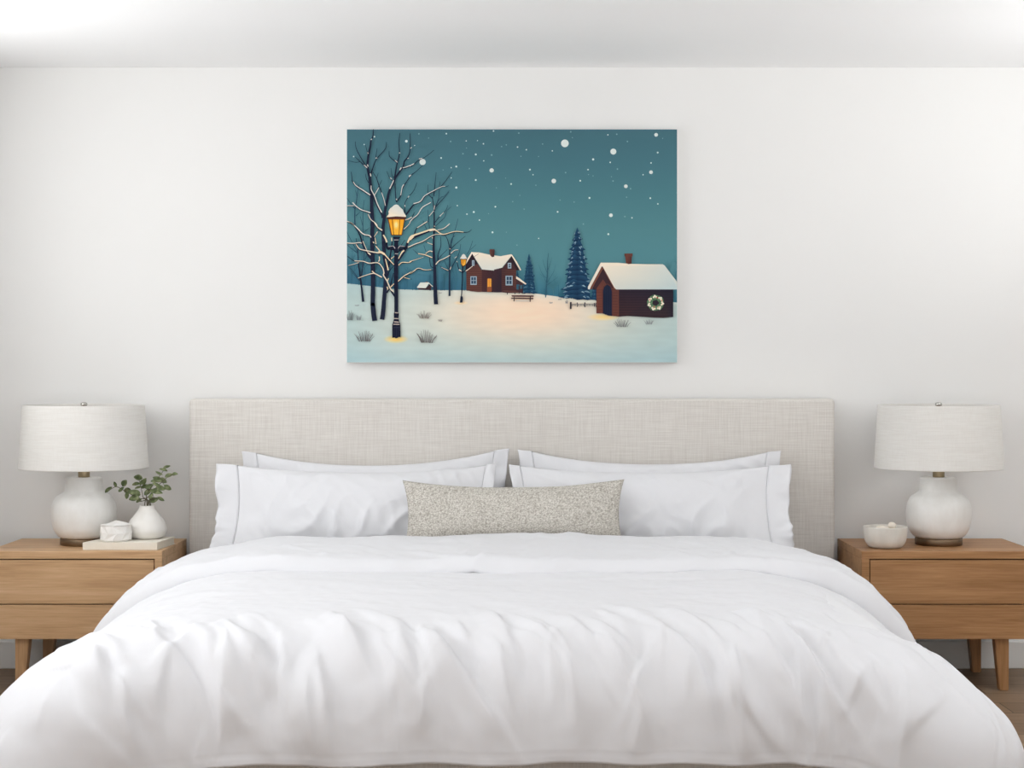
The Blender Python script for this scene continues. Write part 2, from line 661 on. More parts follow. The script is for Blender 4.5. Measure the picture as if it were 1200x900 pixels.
FOLDS = (make_folds(42, 5, (-1.2, 1.1), (-0.15, 0.16), 0.40, 0.15, (0.020, 0.036), (0.010, 0.0185), (0.26, 0.50))
         + make_folds(46, 6, (-1.2, 1.2), (-0.06, 0.26), 0.46, 0.22, (0.012, 0.022), (0.0055, 0.012), (0.14, 0.34))
         + make_folds(24, 17, (-1.2, 1.15), (0.06, 0.22), 0.30, 0.22, (0.020, 0.038), (0.012, 0.021), (0.28, 0.44))
         + make_folds(18, 19, (-1.15, 1.15), (0.16, 0.32), 0.05, 0.40, (0.014, 0.026), (0.007, 0.013), (0.18, 0.28))
         + make_folds(16, 8, (-1.2, 1.2), (0.0, 0.25), -0.35, 0.3, (0.014, 0.026), (0.004, 0.008), (0.12, 0.26))
         + make_folds(22, 9, (-1.1, 1.0), (0.24, 0.38), 0.1, 0.35, (0.014, 0.028), (0.006, 0.013), (0.13, 0.20)))


BAND_FOLDS = (make_folds(30, 12, (-1.2, 1.2), (-0.05, 0.35), 0.9, 0.5, (0.014, 0.028), (0.003, 0.0065), (0.14, 0.34))
              + make_folds(20, 13, (-1.2, 1.2), (0.30, 0.46), -0.3, 0.5, (0.010, 0.018), (0.003, 0.006), (0.10, 0.20)))


def duvet_wrinkle(a, b):
    e = DY0 - b                                    # distance past the front rim along the cloth
    side = np.clip(np.abs(a) - DX0, 0, None)
    # warped coordinates: folds run down the front and lean to the right
    wa = 0.05 * perlin(a * 2.6, e * 2.2, 11) + 0.018 * perlin(a * 7, e * 5, 12)
    lean = 0.42 - 0.30 * sstep(0.55, 1.0, a) - 0.25 * sstep(-0.6, -1.0, a) + 0.16 * perlin(a * 1.3, e * 0.8, 15)
    r = a - lean * e + wa
    f1 = ridge(r / 0.170, e / 0.80, 21, 1.4)
    start = 0.10 * perlin(a * 2.3, a * 0 + 0.3, 31) + 0.05 * perlin(a * 6.5, a * 0 + 1.1, 32)
    env = sstep(-0.20, 0.24, e + 1.3 * start)
    amp = np.clip(0.75 + 0.75 * perlin(a * 1.7, e * 1.8, 33), 0.15, 1.4)
    w = env * amp * 0.0120 * f1 * (1 - 0.35 * sstep(0.45, 0.60, e))
    w += creases(a + 0.6 * wa, e, FOLDS) * (1 - 0.55 * sstep(0.22, 0.55, side)) * sstep(-0.25, -0.02, e + 1.3 * start)
    # flat top: long lazy cross creases
    top = 1 - sstep(-0.45, 0.10, e)
    g = ridge(b / 0.24 + 0.6 * perlin(a * 1.2, b * 1.2, 41), a / 0.9, 42, 2.2)
    w += top * (0.0065 * g + 0.0022 * ridge((b + 0.35 * a) / 0.11, (a - b) / 0.40, 44, 2))
    w += (1 - sstep(-0.3, 0.3, e)) * 0.006 * perlin(a * 1.8, b * 2.2, 43)
    # sides: hanging folds
    sd = sstep(0.05, 0.5, side)
    w += sd * (1 - sstep(0.0, 0.3, e)) * (0.010 * ridge((b + 0.25 * side) / 0.19, side / 0.5, 51, 1.5))
    w += 0.0010 * perlin(a * 30, b * 30, 61) + 0.0018 * perlin(a * 13, b * 13, 62)
    # stitched hem
    hem = np.abs(np.maximum(e / LF, side / LS) - 0.955)
    w += 0.0010 * (1 - sstep(0.0, 0.010, hem)) * -1
    return w


def build_sheet(name, A, B, shape, m, thick, parent=None):
    """grid cloth with real thickness; shape(A, B) returns the outer surface"""
    na, nb = A.shape
    P = shape(A, B)
    Nn = np.zeros_like(P)
    du = np.gradient(P, axis=0)
    dv = np.gradient(P, axis=1)
    Nn = np.cross(du, dv)
    Nn /= np.linalg.norm(Nn, axis=2, keepdims=True) + 1e-12
    if Nn[na // 2, 2, 2] < 0:
        Nn = -Nn
    Q = P - Nn * thick
    verts = np.concatenate([P.reshape(-1, 3), Q.reshape(-1, 3)])
    idx = np.arange(na * nb).reshape(na, nb)
    o = na * nb
    q = np.stack([idx[:-1, :-1], idx[:-1, 1:], idx[1:, 1:], idx[1:, :-1]], -1).reshape(-1, 4)
    faces = [tuple(t[::-1]) for t in q.tolist()] + [tuple(x + o for x in t) for t in q.tolist()]
    rim = list(idx[:, 0]) + list(idx[-1, 1:]) + list(idx[-2::-1, -1]) + list(idx[0, -2:0:-1])
    for i in range(len(rim)):
        a, b = int(rim[i]), int(rim[(i + 1) % len(rim)])
        faces.append((a, b, b + o, a + o))
    ob = from_data(name, verts, faces, m, parent)
    bmx = bmesh.new()
    bmx.from_mesh(ob.data)
    bmesh.ops.recalc_face_normals(bmx, faces=bmx.faces)
    bmx.to_mesh(ob.data)
    bmx.free()
    return ob


def duvet_shape(A, B):
    x, y, z, d, ang = duvet_surface(A, B)
    P = np.stack([x, y, z], -1)
    nrm = np.cross(np.gradient(P, axis=0), np.gradient(P, axis=1))
    nrm /= np.linalg.norm(nrm, axis=2, keepdims=True) + 1e-12
    if nrm[nrm.shape[0] // 2, 2, 2] < 0:
        nrm = -nrm
    w = duvet_wrinkle(A, B)
    # hem flutter; corners gather into bigger cones
    per = A * np.cos(ang) * 0 + A + (B - DY0) * 0.8
    corner = np.sin(2 * ang) ** 2 * sstep(0.2, 0.9, d)
    w = w + sstep(0.55, 1.0, d) * 0.007 * perlin(A / 0.17, B / 0.17, 71)
    w = w + corner * (0.030 * np.sin(ang * 7.0 + 0.6) * sstep(0.25, 1.0, d))
    P = P + nrm * w[..., None]
    # the hem line itself rises and falls a little
    P[..., 2] += sstep(0.8, 1.0, d) * 0.010 * perlin(A / 0.22, B * 0 + 3.3, 72) * (np.sin(ang) ** 2)
    return P


na, nb = 420, 300
a = np.linspace(-(DX0 + LS), DX0 + LS, na)
b = np.linspace(DBACK, DY0 - LF, nb)
A, B = np.meshgrid(a, b, indexing='ij')
duvet = build_sheet('duvet', A, B, duvet_shape, M['cotton'], 0.012)
tag(duvet, 'rumpled white cotton duvet spread over the bed and hanging over its foot', 'duvet')


def band_shape(A, B):
    edge = -1.165 + 0.012 * perlin(A * 3.0, A * 0 + 1.7, 81) + 0.006 * perlin(A * 9, A * 0 + 4.7, 82)
    t = (B - DBACK) / (-1.165 - DBACK)                 # 0 at the pillows, 1 at the turned edge
    Bn = DBACK + t * (edge - DBACK)
    x, y, z, d, ang = duvet_surface(A, Bn)
    P = np.stack([x, y, z], -1)
    nrm = np.cross(np.gradient(P, axis=0), np.gradient(P, axis=1))
    nrm /= np.linalg.norm(nrm, axis=2, keepdims=True) + 1e-12
    if nrm[nrm.shape[0] // 2, 2, 2] < 0:
        nrm = -nrm
    w = 0.034 * np.clip(1 - np.clip((t - 0.92) / 0.08, 0, 1) ** 2.4, 0, 1) ** 0.5 + 0.012 * (1 - t)
    w = w * (0.85 + 0.15 * perlin(A * 4, Bn * 3, 83)) + 0.008 * (1 - sstep(0.9, 1.0, t)) - 0.009 * sstep(0.93, 1.0, t)
    w += duvet_wrinkle(A, Bn) * sstep(0.4, 0.9, t)
    w += np.where(A > 0, 0.034, 0.018) * sstep(0.10, 0.40, np.clip(np.abs(A) - DX0, 0, None)) * np.clip(1 - np.clip((t - 0.94) / 0.06, 0, 1) ** 2.4, 0, 1) ** 0.5 * sstep(0.0, 0.25, t)
    w += 0.007 * ridge((A - 0.8 * Bn) / 0.11 + 0.5 * perlin(A * 3, Bn * 3, 84), (Bn + A * 0.3) / 0.25, 85, 2.0) * (0.5 + perlin(A * 1.6, Bn, 86))
    w += creases(A, DBACK - Bn, BAND_FOLDS)
    w += 0.005 * perlin(A * 6, Bn * 9, 87) + 0.0012 * perlin(A * 30, Bn * 30, 88)
    w += sstep(0.1, 0.45, np.clip(np.abs(A) - DX0, 0, None)) * 0.008 * perlin(A * 4, Bn * 14, 89)
    return P + nrm * w[..., None]


a = np.linspace(-(DX0 + LS * 0.985), DX0 + LS * 0.985, 280)
tt = np.concatenate([np.linspace(0, 0.88, 50), np.linspace(0.89, 1.0, 22)])
b = DBACK + tt * (-1.165 - DBACK)
A, B = np.meshgrid(a, b, indexing='ij')
build_sheet('turned_down_edge', A, B, band_shape, M['cotton'], 0.006, duvet)


# ------------------------------------------------------------------ pillows
def pillow(W, H, T, fl_l, fl_r, sag, seed, m, name, wr=0.0095, side_in=0.018, boxy=0.62):
    nu, nv = 110, 60
    u = np.linspace(-1, 1, nu)
    v = np.linspace(-1, 1, nv)
    U, V = np.meshgrid(u, v, indexing='ij')
    core_l, core_r = -W / 2 + fl_l, W / 2 - fl_r

    def place(U, V, ext=0.0):
        xc = (core_l + core_r) / 2 + U * (core_r - core_l) / 2
        x = xc - np.sign(U) * side_in * (1 - V ** 2) * np.abs(U) ** 4
        z = H / 2 + V * H / 2
        z = z - sag * (1 - np.abs(U) ** 2.2) * np.clip(V, 0, 1) ** 2
        z = z + 0.3 * sag * (1 - np.abs(U) ** 2.2) * np.clip(-V, 0, 1) ** 2
        return x, z

    x, z = place(U, V)
    eu = np.where(U < 0, fl_l > 0.004, fl_r > 0.004)             # softer ends where a flange is sewn on
    t = T / 2 * ((1 - np.abs(V) ** 2.6)).clip(0) ** boxy * np.where(eu, (1 - np.abs(U) ** 3.4).clip(0) ** 1.15, (1 - np.abs(U) ** 3.2).clip(0) ** boxy)
    t = t * (0.72 + 0.28 * (1 - U ** 2) * (1 - V ** 2))
    wsc = 1 - np.clip(np.maximum(np.abs(U), np.abs(V)), 0, 1) ** 8
    # creases fan out from the corners and the bottom edge
    ang = np.arctan2(z - H * 0.5, np.abs(x) - W * 0.62)
    rad = np.hypot(z - H * 0.5, np.abs(x) - W * 0.62)
    k1 = ridge((x - 0.7 * (z - H / 2)) / 0.10 + 0.4 * perlin(x * 6, z * 6, seed), (z + 0.7 * x) / 0.22, seed + 1, 2.0)
    k2 = ridge((x + 0.9 * (z - H / 2)) / 0.075, (z - x) / 0.20, seed + 2, 2.2)
    lowm = 1 - sstep(0.25, 0.65, z / H)
    topm = sstep(0.62, 0.95, z / H)
    w = wr * (1.0 * k1 * (0.35 + lowm) + 0.8 * k2 * (0.25 + topm + 0.5 * lowm)) + 0.5 * wr * perlin(x * 9, z * 9, seed + 3)
    w = w * wsc
    yf = -t - w
    yb = t * 0.8
    edge_y = 0.004 * perlin(x * 7, z * 7, seed + 4)
    Pf = np.stack([x, yf + edge_y, z], -1)
    Pb = np.stack([x, yb + edge_y, z], -1)
    idx = np.arange(nu * nv).reshape(nu, nv)
    verts = list(Pf.reshape(-1, 3))
    bidx = -np.ones((nu, nv), int)
    for i in range(nu):
        for j in range(nv):
            if i in (0, nu - 1) or j in (0, nv - 1):
                bidx[i, j] = idx[i, j]
            else:
                bidx[i, j] = len(verts)
                verts.append(Pb[i, j])
    faces = []
    for i in range(nu - 1):
        for j in range(nv - 1):
            faces.append((idx[i, j], idx[i + 1, j], idx[i + 1, j + 1], idx[i, j + 1]))
            q = (bidx[i, j], bidx[i, j + 1], bidx[i + 1, j + 1], bidx[i + 1, j])
            if len(set(q)) == 4:
                faces.append(q)
    faces = [tuple(int(k) for k in q) for q in faces]
    o = from_data(name, verts, faces, m)
    for sgn, fw in ((-1, fl_l), (1, fl_r)):
        if fw < 0.004:
            continue
        n1 = 10
        s = np.linspace(0, 1, n1)
        SS, VV = np.meshgrid(s, np.linspace(-1, 1, 70), indexing='ij')
        bx, bz = place(np.full_like(SS, sgn), VV)
        wav = perlin(VV * 2.6, SS * 0.6, seed + 9)
        fx = bx + sgn * (fw * SS * (1 + 0.10 * perlin(VV * 2.1, SS * 0, seed + 8)) + 0.012 * SS * perlin(VV * 6, SS * 0, seed + 6) * sstep(0.1, -0.9, VV))
        fy = 0.004 * perlin(bx * 7, bz * 7, seed + 4) - 0.020 * SS * wav - 0.012 * SS * perlin(VV * 6, SS, seed + 7) * sstep(0.2, -0.8, VV)
        fz = bz + SS * 0.006 * np.sign(VV) * np.abs(VV) ** 6
        P = np.stack([fx, fy, fz], -1)
        P[0, :, 0] -= sgn * 0.002
        fo = build_flange(P, m, o)
    return o


def build_flange(P, m, parent):
    n1, n2 = P.shape[:2]
    Pf = P.copy()
    Pb = P.copy()
    Pf[..., 1] -= 0.002
    Pb[..., 1] += 0.002
    verts = np.concatenate([Pf.reshape(-1, 3), Pb.reshape(-1, 3)])
    idx = np.arange(n1 * n2).reshape(n1, n2)
    o = n1 * n2
    q = np.stack([idx[:-1, :-1], idx[:-1, 1:], idx[1:, 1:], idx[1:, :-1]], -1).reshape(-1, 4).tolist()
    faces = [tuple(t) for t in q] + [tuple(k + o for k in t[::-1]) for t in q]
    rim = list(idx[:, 0]) + list(idx[-1, 1:]) + list(idx[-2::-1, -1]) + list(idx[0, -2:0:-1])
    for i in range(len(rim)):
        a_, b_ = int(rim[i]), int(rim[(i + 1) % len(rim)])
        faces.append((a_, b_, b_ + o, a_ + o))
    return from_data('flange', verts, faces, m, parent)


def put_pillow(o, x, y, z, tilt, yaw=0.0, roll=0.0):
    o.location = (x, y, z)
    o.rotation_euler = (math.radians(-tilt), math.radians(roll), math.radians(yaw))


ZP = 0.466
G = 'white pillows against the headboard'
p = pillow(0.955, 0.345, 0.105, 0.05, 0.05, 0.050, 100, M['cotton'], 'pillow')
put_pillow(p, -0.483, -0.245, ZP, 14, 0, -0.6)
tag(p, 'white pillow touching the headboard behind another pillow, on the plant vase side', 'pillow', G)
p = pillow(0.945, 0.345, 0.105, 0.05, 0.05, 0.046, 130, M['cotton'], 'pillow')
put_pillow(p, 0.489, -0.245, ZP, 14, 0, 0.2)
tag(p, 'white pillow touching the headboard behind another pillow, on the pebble bowl side', 'pillow', G)
p = pillow(0.985, 0.325, 0.135, 0.075, 0.035, 0.030, 160, M['cotton'], 'pillow')
put_pillow(p, -0.545, -0.425, ZP, 25)
tag(p, 'plump white flanged pillow in the front row, on the plant vase side', 'pillow', G)
p = pillow(0.985, 0.322, 0.135, 0.035, 0.075, 0.028, 190, M['cotton'], 'pillow')
put_pillow(p, 0.482, -0.425, ZP, 25)
tag(p, 'plump white flanged pillow in the front row, on the pebble bowl side', 'pillow', G)
p = pillow(0.752, 0.262, 0.125, 0.0, 0.0, 0.028, 220, M['boucle'], 'lumbar_cushion', 0.002, 0.022, 0.6)
put_pillow(p, 0.006, -0.552, ZP + 0.009, 20, 0, -0.3)
tag(p, 'long beige woven lumbar cushion propped in front of the white pillows', 'cushion')


# ------------------------------------------------------------------ nightstands
def nightstand(cx, wood):
    root = empty('nightstand', (cx, -0.245, 0))
    x0, x1, yb, yf = -0.30, 0.30, 0.215, -0.215
    z0, z1, th = 0.180, 0.478, 0.026
    bm = bmesh.new()
    add_box(bm, x0, x1, yf, yb, z1 - th, z1, 0.0015)
    add_box(bm, x0, x0 + th, yf, yb, z0, z1 - th - 0.0001, 0.0015)
    add_box(bm, x1 - th, x1, yf, yb, z0, z1 - th - 0.0001, 0.0015)
    from_bm('carcass', bm, M[wood], root)
    bm = bmesh.new()
    add_box(bm, x0 + th, x1 - th, yf + 0.022, yb - 0.002, z0 + 0.004, z1 - th)
    from_bm('inner_box', bm, M['gap_shade'], root)
    for za, zb in ((0.2998, z1 - th - 0.004), (z0, 0.2963)):
        bm = bmesh.new()
        add_box(bm, x0 + th + 0.003, x1 - th - 0.003, yf + 0.001, yf + 0.0215, za, zb, 0.001)
        d = from_bm('drawer_front', bm, M[wood], root)
    for sx in (-1, 1):
        for y in (yf + 0.045, yb - 0.045):
            bm = bmesh.new()
            bmesh.ops.create_cube(bm, size=1.0)
            for vtx in bm.verts:
                lo = vtx.co.z < 0
                out = vtx.co.x * sx > 0
                xo = 0.206 if out else (0.158 if not lo else 0.176)
                if lo and out:
                    xo = 0.2075
                vtx.co = Vector((sx * xo, y + math.copysign(0.022 if not lo else 0.016, vtx.co.y), 0.0 if lo else z0))
            bmesh.ops.bevel(bm, geom=list(bm.edges), offset=0.003, segments=2, affect='EDGES')
            from_bm('leg', bm, M[wood + '_leg'], root)
    return root


NS = 'pair of oak nightstands'
tag(nightstand(-1.486, 'oak_pale'), 'oak two drawer nightstand, light painted into its tone, holding a lamp, a cream book and a leafy vase', 'nightstand', NS)
tag(nightstand(1.486, 'oak_honey'), 'oak two drawer nightstand, shade painted into its tone, holding a lamp and a small pebble bowl', 'nightstand', NS)
ZT = 0.478


# ------------------------------------------------------------------ lamps
def table_lamp(x, y):
    root = empty('table_lamp', (x, y, ZT))
    lathe('foot', [(0, 0.0), (0.080, 0.0), (0.082, 0.003), (0.082, 0.022), (0.080, 0.0255), (0, 0.0255)], M['bronze'], root)
    body = smooth_prof([(0.080, 0.0258), (0.091, 0.034), (0.105, 0.058), (0.1125, 0.092), (0.1130, 0.120), (0.1085, 0.146),
                        (0.0960, 0.168), (0.0770, 0.181), (0.0675, 0.190), (0.0655, 0.204), (0.0640, 0.230), (0.0625, 0.2345)], 5)
    lathe('ceramic_body', [(0, 0.0258)] + body + [(0.056, 0.2368), (0, 0.2368)], M['ceramic'], root,
          wob=lambda a, z: 0.004 * math.sin(3 * a + 20 * z) * (z < 0.2))
    lathe('neck', [(0.0, 0.2369), (0.0195, 0.2369), (0.0205, 0.2385), (0.0205, 0.290), (0.006, 0.292), (0.005, 0.293), (0.005, 0.487), (0, 0.487)], M['brass'], root, 32)
    sh = lathe('lamp_shade', [(0.2215, 0.2690), (0.2235, 0.2690), (0.2235, 0.2725), (0.2103, 0.4885), (0.2103, 0.4915), (0.2083, 0.4915),
                              (0.2083, 0.4885), (0.2215, 0.2725), (0.2215, 0.2690)], M['shade'], root, 96)
    v, f = [], []
    for k in range(3):
        an = k * 2 * math.pi / 3 + 0.5
        tube(v, f, [(0, 0, 0.466), (0.2095 * math.cos(an), 0.2095 * math.sin(an), 0.466)], 0.002, 0.002, 6)
    from_data('spider', v, f, M['nickel'], sh)
    lathe('finial', [(0, 0.4873), (0.0105, 0.4873), (0.0118, 0.4905), (0.0118, 0.4965), (0.0095, 0.4992), (0.0045, 0.5005), (0, 0.5008)],
          M['nickel'], root, 24)
    return root


LG = 'pair of table lamps with drum shades'
tag(table_lamp(-1.508, -0.235), 'white ceramic table lamp with drum shade, standing behind the cream book', 'lamp', LG)
tag(table_lamp(1.503, -0.235), 'white ceramic table lamp with drum shade, standing beside the pebble bowl', 'lamp', LG)

# ------------------------------------------------------------------ book, box, vase
ZB = ZT + 0.0262
bk = empty('book', (-1.33, -0.33, ZT))
FL, FR, BR, BL = (-0.135, -0.092), (0.120, -0.092), (0.141, 0.106), (-0.088, 0.106)


def quad_slab(name, quad, z0, z1, m, parent, bev=0.001):
    bm = bmesh.new()
    vs = [bm.verts.new((q[0], q[1], z)) for z in (z0, z1) for q in quad]
    bm.faces.new(vs[3::-1])
    bm.faces.new(vs[4:])
    for k in range(4):
        bm.faces.new((vs[k], vs[(k + 1) % 4], vs[4 + (k + 1) % 4], vs[4 + k]))
    bmesh.ops.bevel(bm, geom=list(bm.edges), offset=bev, segments=2, affect='EDGES')
    return from_bm(name, bm, m, parent)


def inset(quad, d):
    c = np.mean(quad, axis=0)
    return [tuple(np.array(q) - np.sign(np.array(q) - c) * d) for q in quad]


Q = [FL, FR, BR, BL]
quad_slab('back_cover', Q, 0.0, 0.0032, M['cover'], bk)
quad_slab('page_block', inset(Q, 0.003), 0.0032, 0.0228, M['pages'], bk, 0.0005)
quad_slab('front_cover', Q, 0.0228, 0.026, M['cover'], bk)
quad_slab('spine', [(FL[0], FL[1] - 0.0025), (FR[0], FR[1] - 0.0025), (FR[0], FR[1] + 0.0022), (FL[0], FL[1] + 0.0022)], 0.0003, 0.0257, M['cover'], bk)
tag(bk, 'cream hardback book lying flat under the small vase', 'book')

# faceted box
bx = empty('trinket_box', (-1.364, -0.370, ZB))
bm = bmesh.new()
rng = random.Random(4)
rings = []
for zi, (r, z) in enumerate([(0.046, 0.0), (0.0535, 0.006), (0.0545, 0.030), (0.0515, 0.055)]):
    ring = []
    for k in range(11):
        a_ = 2 * math.pi * (k + (0.5 if zi == 2 else 0.0) + 0.25) / 11
        rr = r * (1 + rng.uniform(-0.03, 0.03))
        ring.append(bm.verts.new((rr * math.cos(a_), rr * math.sin(a_), z + (rng.uniform(-0.003, 0.003) if zi in (1, 2) else 0))))
    rings.append(ring)
bm.faces.new(rings[0][::-1])
for a_, b_ in zip(rings, rings[1:]):
    for k in range(11):
        k2 = (k + 1) % 11
        if k % 2:
            bm.faces.new((a_[k], a_[k2], b_[k2]))
            bm.faces.new((a_[k], b_[k2], b_[k]))
        else:
            bm.faces.new((a_[k], a_[k2], b_[k]))
            bm.faces.new((a_[k2], b_[k2], b_[k]))
bm.faces.new(rings[-1])
from_bm('box_body', bm, M['facet'], bx)
bm = bmesh.new()
r1 = []
for k in range(11):
    a_ = 2 * math.pi * (k + 0.25) / 11
    r1.append(bm.verts.new((0.0535 * math.cos(a_), 0.0535 * math.sin(a_), 0.0556 + rng.uniform(0, 0.001))))
r2 = []
for k in range(7):
    a_ = 2 * math.pi * k / 7 + 0.4
    r2.append(bm.verts.new((0.032 * math.cos(a_) + 0.002, 0.032 * math.sin(a_), 0.0615 + rng.uniform(-0.0015, 0.002))))
top = bm.verts.new((0.001, -0.004, 0.0715))
bm.faces.new(r1[::-1])
bmesh.ops.bridge_loops(bm, edges=[bm.edges.get((r1[k], r1[(k + 1) % 11])) for k in range(11)] +
                       [bm.edges.new((r2[k], r2[(k + 1) % 7])) for k in range(7)])
for k in range(7):
    bm.faces.new((r2[k], r2[(k + 1) % 7], top))
bmesh.ops.triangulate(bm, faces=bm.faces)
from_bm('lid', bm, M['facet'], bx)
tag(bx, 'small white faceted lidded box on the cream book in front of the vase', 'box')

VX, VY = -1.2755, -0.283
vase_prof = smooth_prof([(r_, z_ * 0.93) for r_, z_ in [(0.046, 0.0), (0.0575, 0.008), (0.0675, 0.026), (0.0680, 0.042), (0.0590, 0.066), (0.0425, 0.090), (0.0300, 0.108),
                         (0.0258, 0.120), (0.0262, 0.1235)]], 6)
inner = [(0.0225, 0.1153), (0.0220, 0.110), (0.0265, 0.099), (0.038, 0.084), (0.054, 0.061), (0.062, 0.040), (0.052, 0.010), (0, 0.007)]
vs_ = lathe('bud_vase', [(0, 0.0)] + vase_prof + inner, M['vase'], None, 64, wob=lambda a, z: 0.0025 * math.sin(z * 900))
vs_.location = (VX, VY, ZB)
tag(vs_, 'small white teardrop vase holding eucalyptus, standing on the cream book', 'vase')


# ------------------------------------------------------------------ eucalyptus
def zp(zx, zy, dist):
    px, py = 50 + zx * 170 / 1200.0, 540 + zy * 170 / 1200.0
    return X_at(px, dist), Z_at(py, dist)


def sprig(pts, leaves, dys, seed, label):
    rng = random.Random(seed)
    root = empty('eucalyptus_sprig', (VX, VY, ZB + 0.010))
    D0 = CAMD + VY
    k = rng.uniform(0, 6.28)
    P = [(0.012 * math.cos(k), 0.012 * math.sin(k), 0.004), (0.011 * math.cos(k + 0.3), 0.011 * math.sin(k + 0.3), 0.115)]
    n = len(pts)
    for i, (zx, zy) in enumerate(pts):
        dy = dys * (i + 1) / n
        X, Z = zp(zx, zy, D0 + dy)
        P.append((X - VX, dy, Z - ZB - 0.010))
    sp = [tuple(q) for q in spline(P, 6)]
    v, f = [], []
    tube(v, f, sp, 0.0019, 0.0009, 6)
    lv, lf = [], []
    spv = [Vector(q) for q in sp]
    for (zx, zy, ln, ang, wd) in leaves:
        X0, Z0 = zp(zx, zy, D0)
        tgt = Vector((X0 - VX, 0, Z0 - ZB - 0.010))
        best = min(spv[8:], key=lambda q: (q.x - tgt.x) ** 2 + (q.z - tgt.z) ** 2)
        dy = best.y + rng.uniform(-0.016, 0.012)
        X, Z = zp(zx, zy, D0 + dy)
        c = Vector((X - VX, dy, Z - ZB - 0.010))
        L = ln / 1200.0 * 170 / F * D0
        Wd = L * wd
        a_ = math.radians(ang)
        ax = Vector((math.cos(a_), rng.uniform(-0.35, 0.35), math.sin(a_))).normalized()
        side = ax.cross(Vector((rng.uniform(-0.4, 0.4), -1, rng.uniform(-0.1, 0.7)))).normalized()
        nr = ax.cross(side).normalized()
        if nr.y > 0:
            nr = -nr
        b0 = len(lv)
        rows = 9
        for i in range(rows):
            t = i / (rows - 1)
            wv = (math.sin(math.pi * t ** 0.85) ** 0.75 if 0 < t < 1 else 0.02) * Wd / 2
            mid = c + ax * (L * (t - 0.5)) + nr * (0.12 * L * math.sin(math.pi * t))
            for s_ in (-1, -0.5, 0, 0.5, 1):
                lv.append(tuple(mid + side * (wv * s_) + nr * (0.10 * L * (abs(s_) - 0.5) * (1 if 0 < t < 1 else 0))))
        for i in range(rows - 1):
            for j in range(4):
                q = b0 + i * 5 + j
                lf.append((q, q + 1, q + 6, q + 5))
        # leaf stalk from the stem
        st = c - ax * (L * 0.5)
        near = min(spv[8:], key=lambda q: (q - st).length)
        tube(v, f, [tuple(near), tuple((near + st) / 2 + Vector((0, 0, 0.001))), tuple(st + ax * 0.002)], 0.0008, 0.0006, 5)
    from_data('stem', v, f, M['stem'], root)
    lo = from_data('leaves', lv, lf, M['leaf'], root)
    md = lo.modifiers.new('leaf_thickness', 'SOLIDIFY')
    md.thickness = 0.0007
    tag(root, label, 'plant', 'eucalyptus sprigs in the vase')


sprig([(790, 310), (690, 255), (610, 215), (548, 245)],
      [(545, 240, 75, 40, .42), (600, 195, 50, 115, .5), (677, 185, 62, 60, .85), (650, 236, 62, 40, .42), (700, 245, 66, 200, .7), (700, 285, 70, 255, .5)],
      -0.02, 1, 'eucalyptus sprig reaching lowest and furthest towards the table lamp')
sprig([(800, 335), (760, 300)],
      [(765, 268, 95, 160, .6), (757, 312, 92, 190, .55), (795, 330, 55, 215, .5), (735, 262, 60, 150, .7)],
      -0.035, 2, 'short eucalyptus sprig spilling over the vase rim, towards the table lamp')
sprig([(830, 300), (815, 220), (795, 145)],
      [(790, 140, 75, 170, .66), (838, 168, 72, 50, .6), (773, 195, 80, 190, .38), (792, 222, 66, 195, .3), (848, 212, 76, 20, .42), (815, 180, 50, 70, .5)],
      0.01, 3, 'upright eucalyptus sprig in the middle of the vase')
sprig([(860, 280), (910, 205), (970, 120), (1020, 55)],
      [(950, 150, 82, 160, .6), (992, 165, 78, -25, .6), (962, 101, 66, 155, .3), (998, 76, 70, 165, .34), (1027, 50, 62, 15, .36), (875, 258, 85, 35, .5), (882, 212, 76, 25, .5), (920, 170, 56, 180, .5)],
      0.02, 4, 'tallest eucalyptus sprig, its tip the highest of the bunch')
sprig([(880, 290), (960, 200), (1040, 130), (1090, 112)],
      [(1045, 122, 70, 15, .5), (1094, 112, 58, 5, .56), (1034, 220, 72, -35, .56), (978, 222, 84, -20, .5), (940, 200, 70, 150, .42), (925, 245, 62, 30, .5)],
      -0.01, 5, 'eucalyptus sprig stretching furthest towards the headboard')
sprig([(880, 330), (940, 305), (975, 312)],
      [(918, 322, 82, 10, .58), (978, 316, 66, -28, .42), (950, 262, 92, -8, .45), (895, 290, 60, 60, .5)],
      -0.03, 6, 'short eucalyptus sprig drooping low over the vase rim, towards the headboard')

# ------------------------------------------------------------------ bowl and pebbles
BXc, BYc = X_at(1037.5, CAMD - 0.345), -0.345
prof = smooth_prof([(0.044, 0.0), (0.058, 0.006), (0.0695, 0.024), (0.0745, 0.050), (0.0755, 0.0725)], 6)
bowl = lathe('small_bowl', [(0, 0.0)] + prof + [(0.0740, 0.0742), (0.0715, 0.0725), (0.0700, 0.050), (0.064, 0.027), (0.050, 0.012), (0, 0.009)],
             M['bowl'], None, 64)
bowl.location = (BXc, BYc, ZT)
tag(bowl, 'small round stoneware bowl of pebbles on the nightstand', 'bowl')


def pebble(x, y, z, r, sq, seed, label):
    rng = random.Random(seed)
    bm = bmesh.new()
    bmesh.ops.create_icosphere(bm, subdivisions=3, radius=1.0)
    ph = [rng.uniform(0, 6.28) for _ in range(3)]
    for v_ in bm.verts:
        k = 1 + 0.07 * math.sin(2.3 * v_.co.x + ph[0]) + 0.06 * math.sin(2.9 * v_.co.y + ph[1])
        v_.co = Vector((v_.co.x * r[0] * k, v_.co.y * r[1] * k, v_.co.z * r[2] * k))
    o = from_bm('pebble', bm, M['pebble'], None, True)
    o.location = (BXc + x, BYc + y, ZT + z)
    o.rotation_euler = (0, sq, rng.uniform(0, 3))
    tag(o, label, 'pebble', 'pebbles in the bowl')


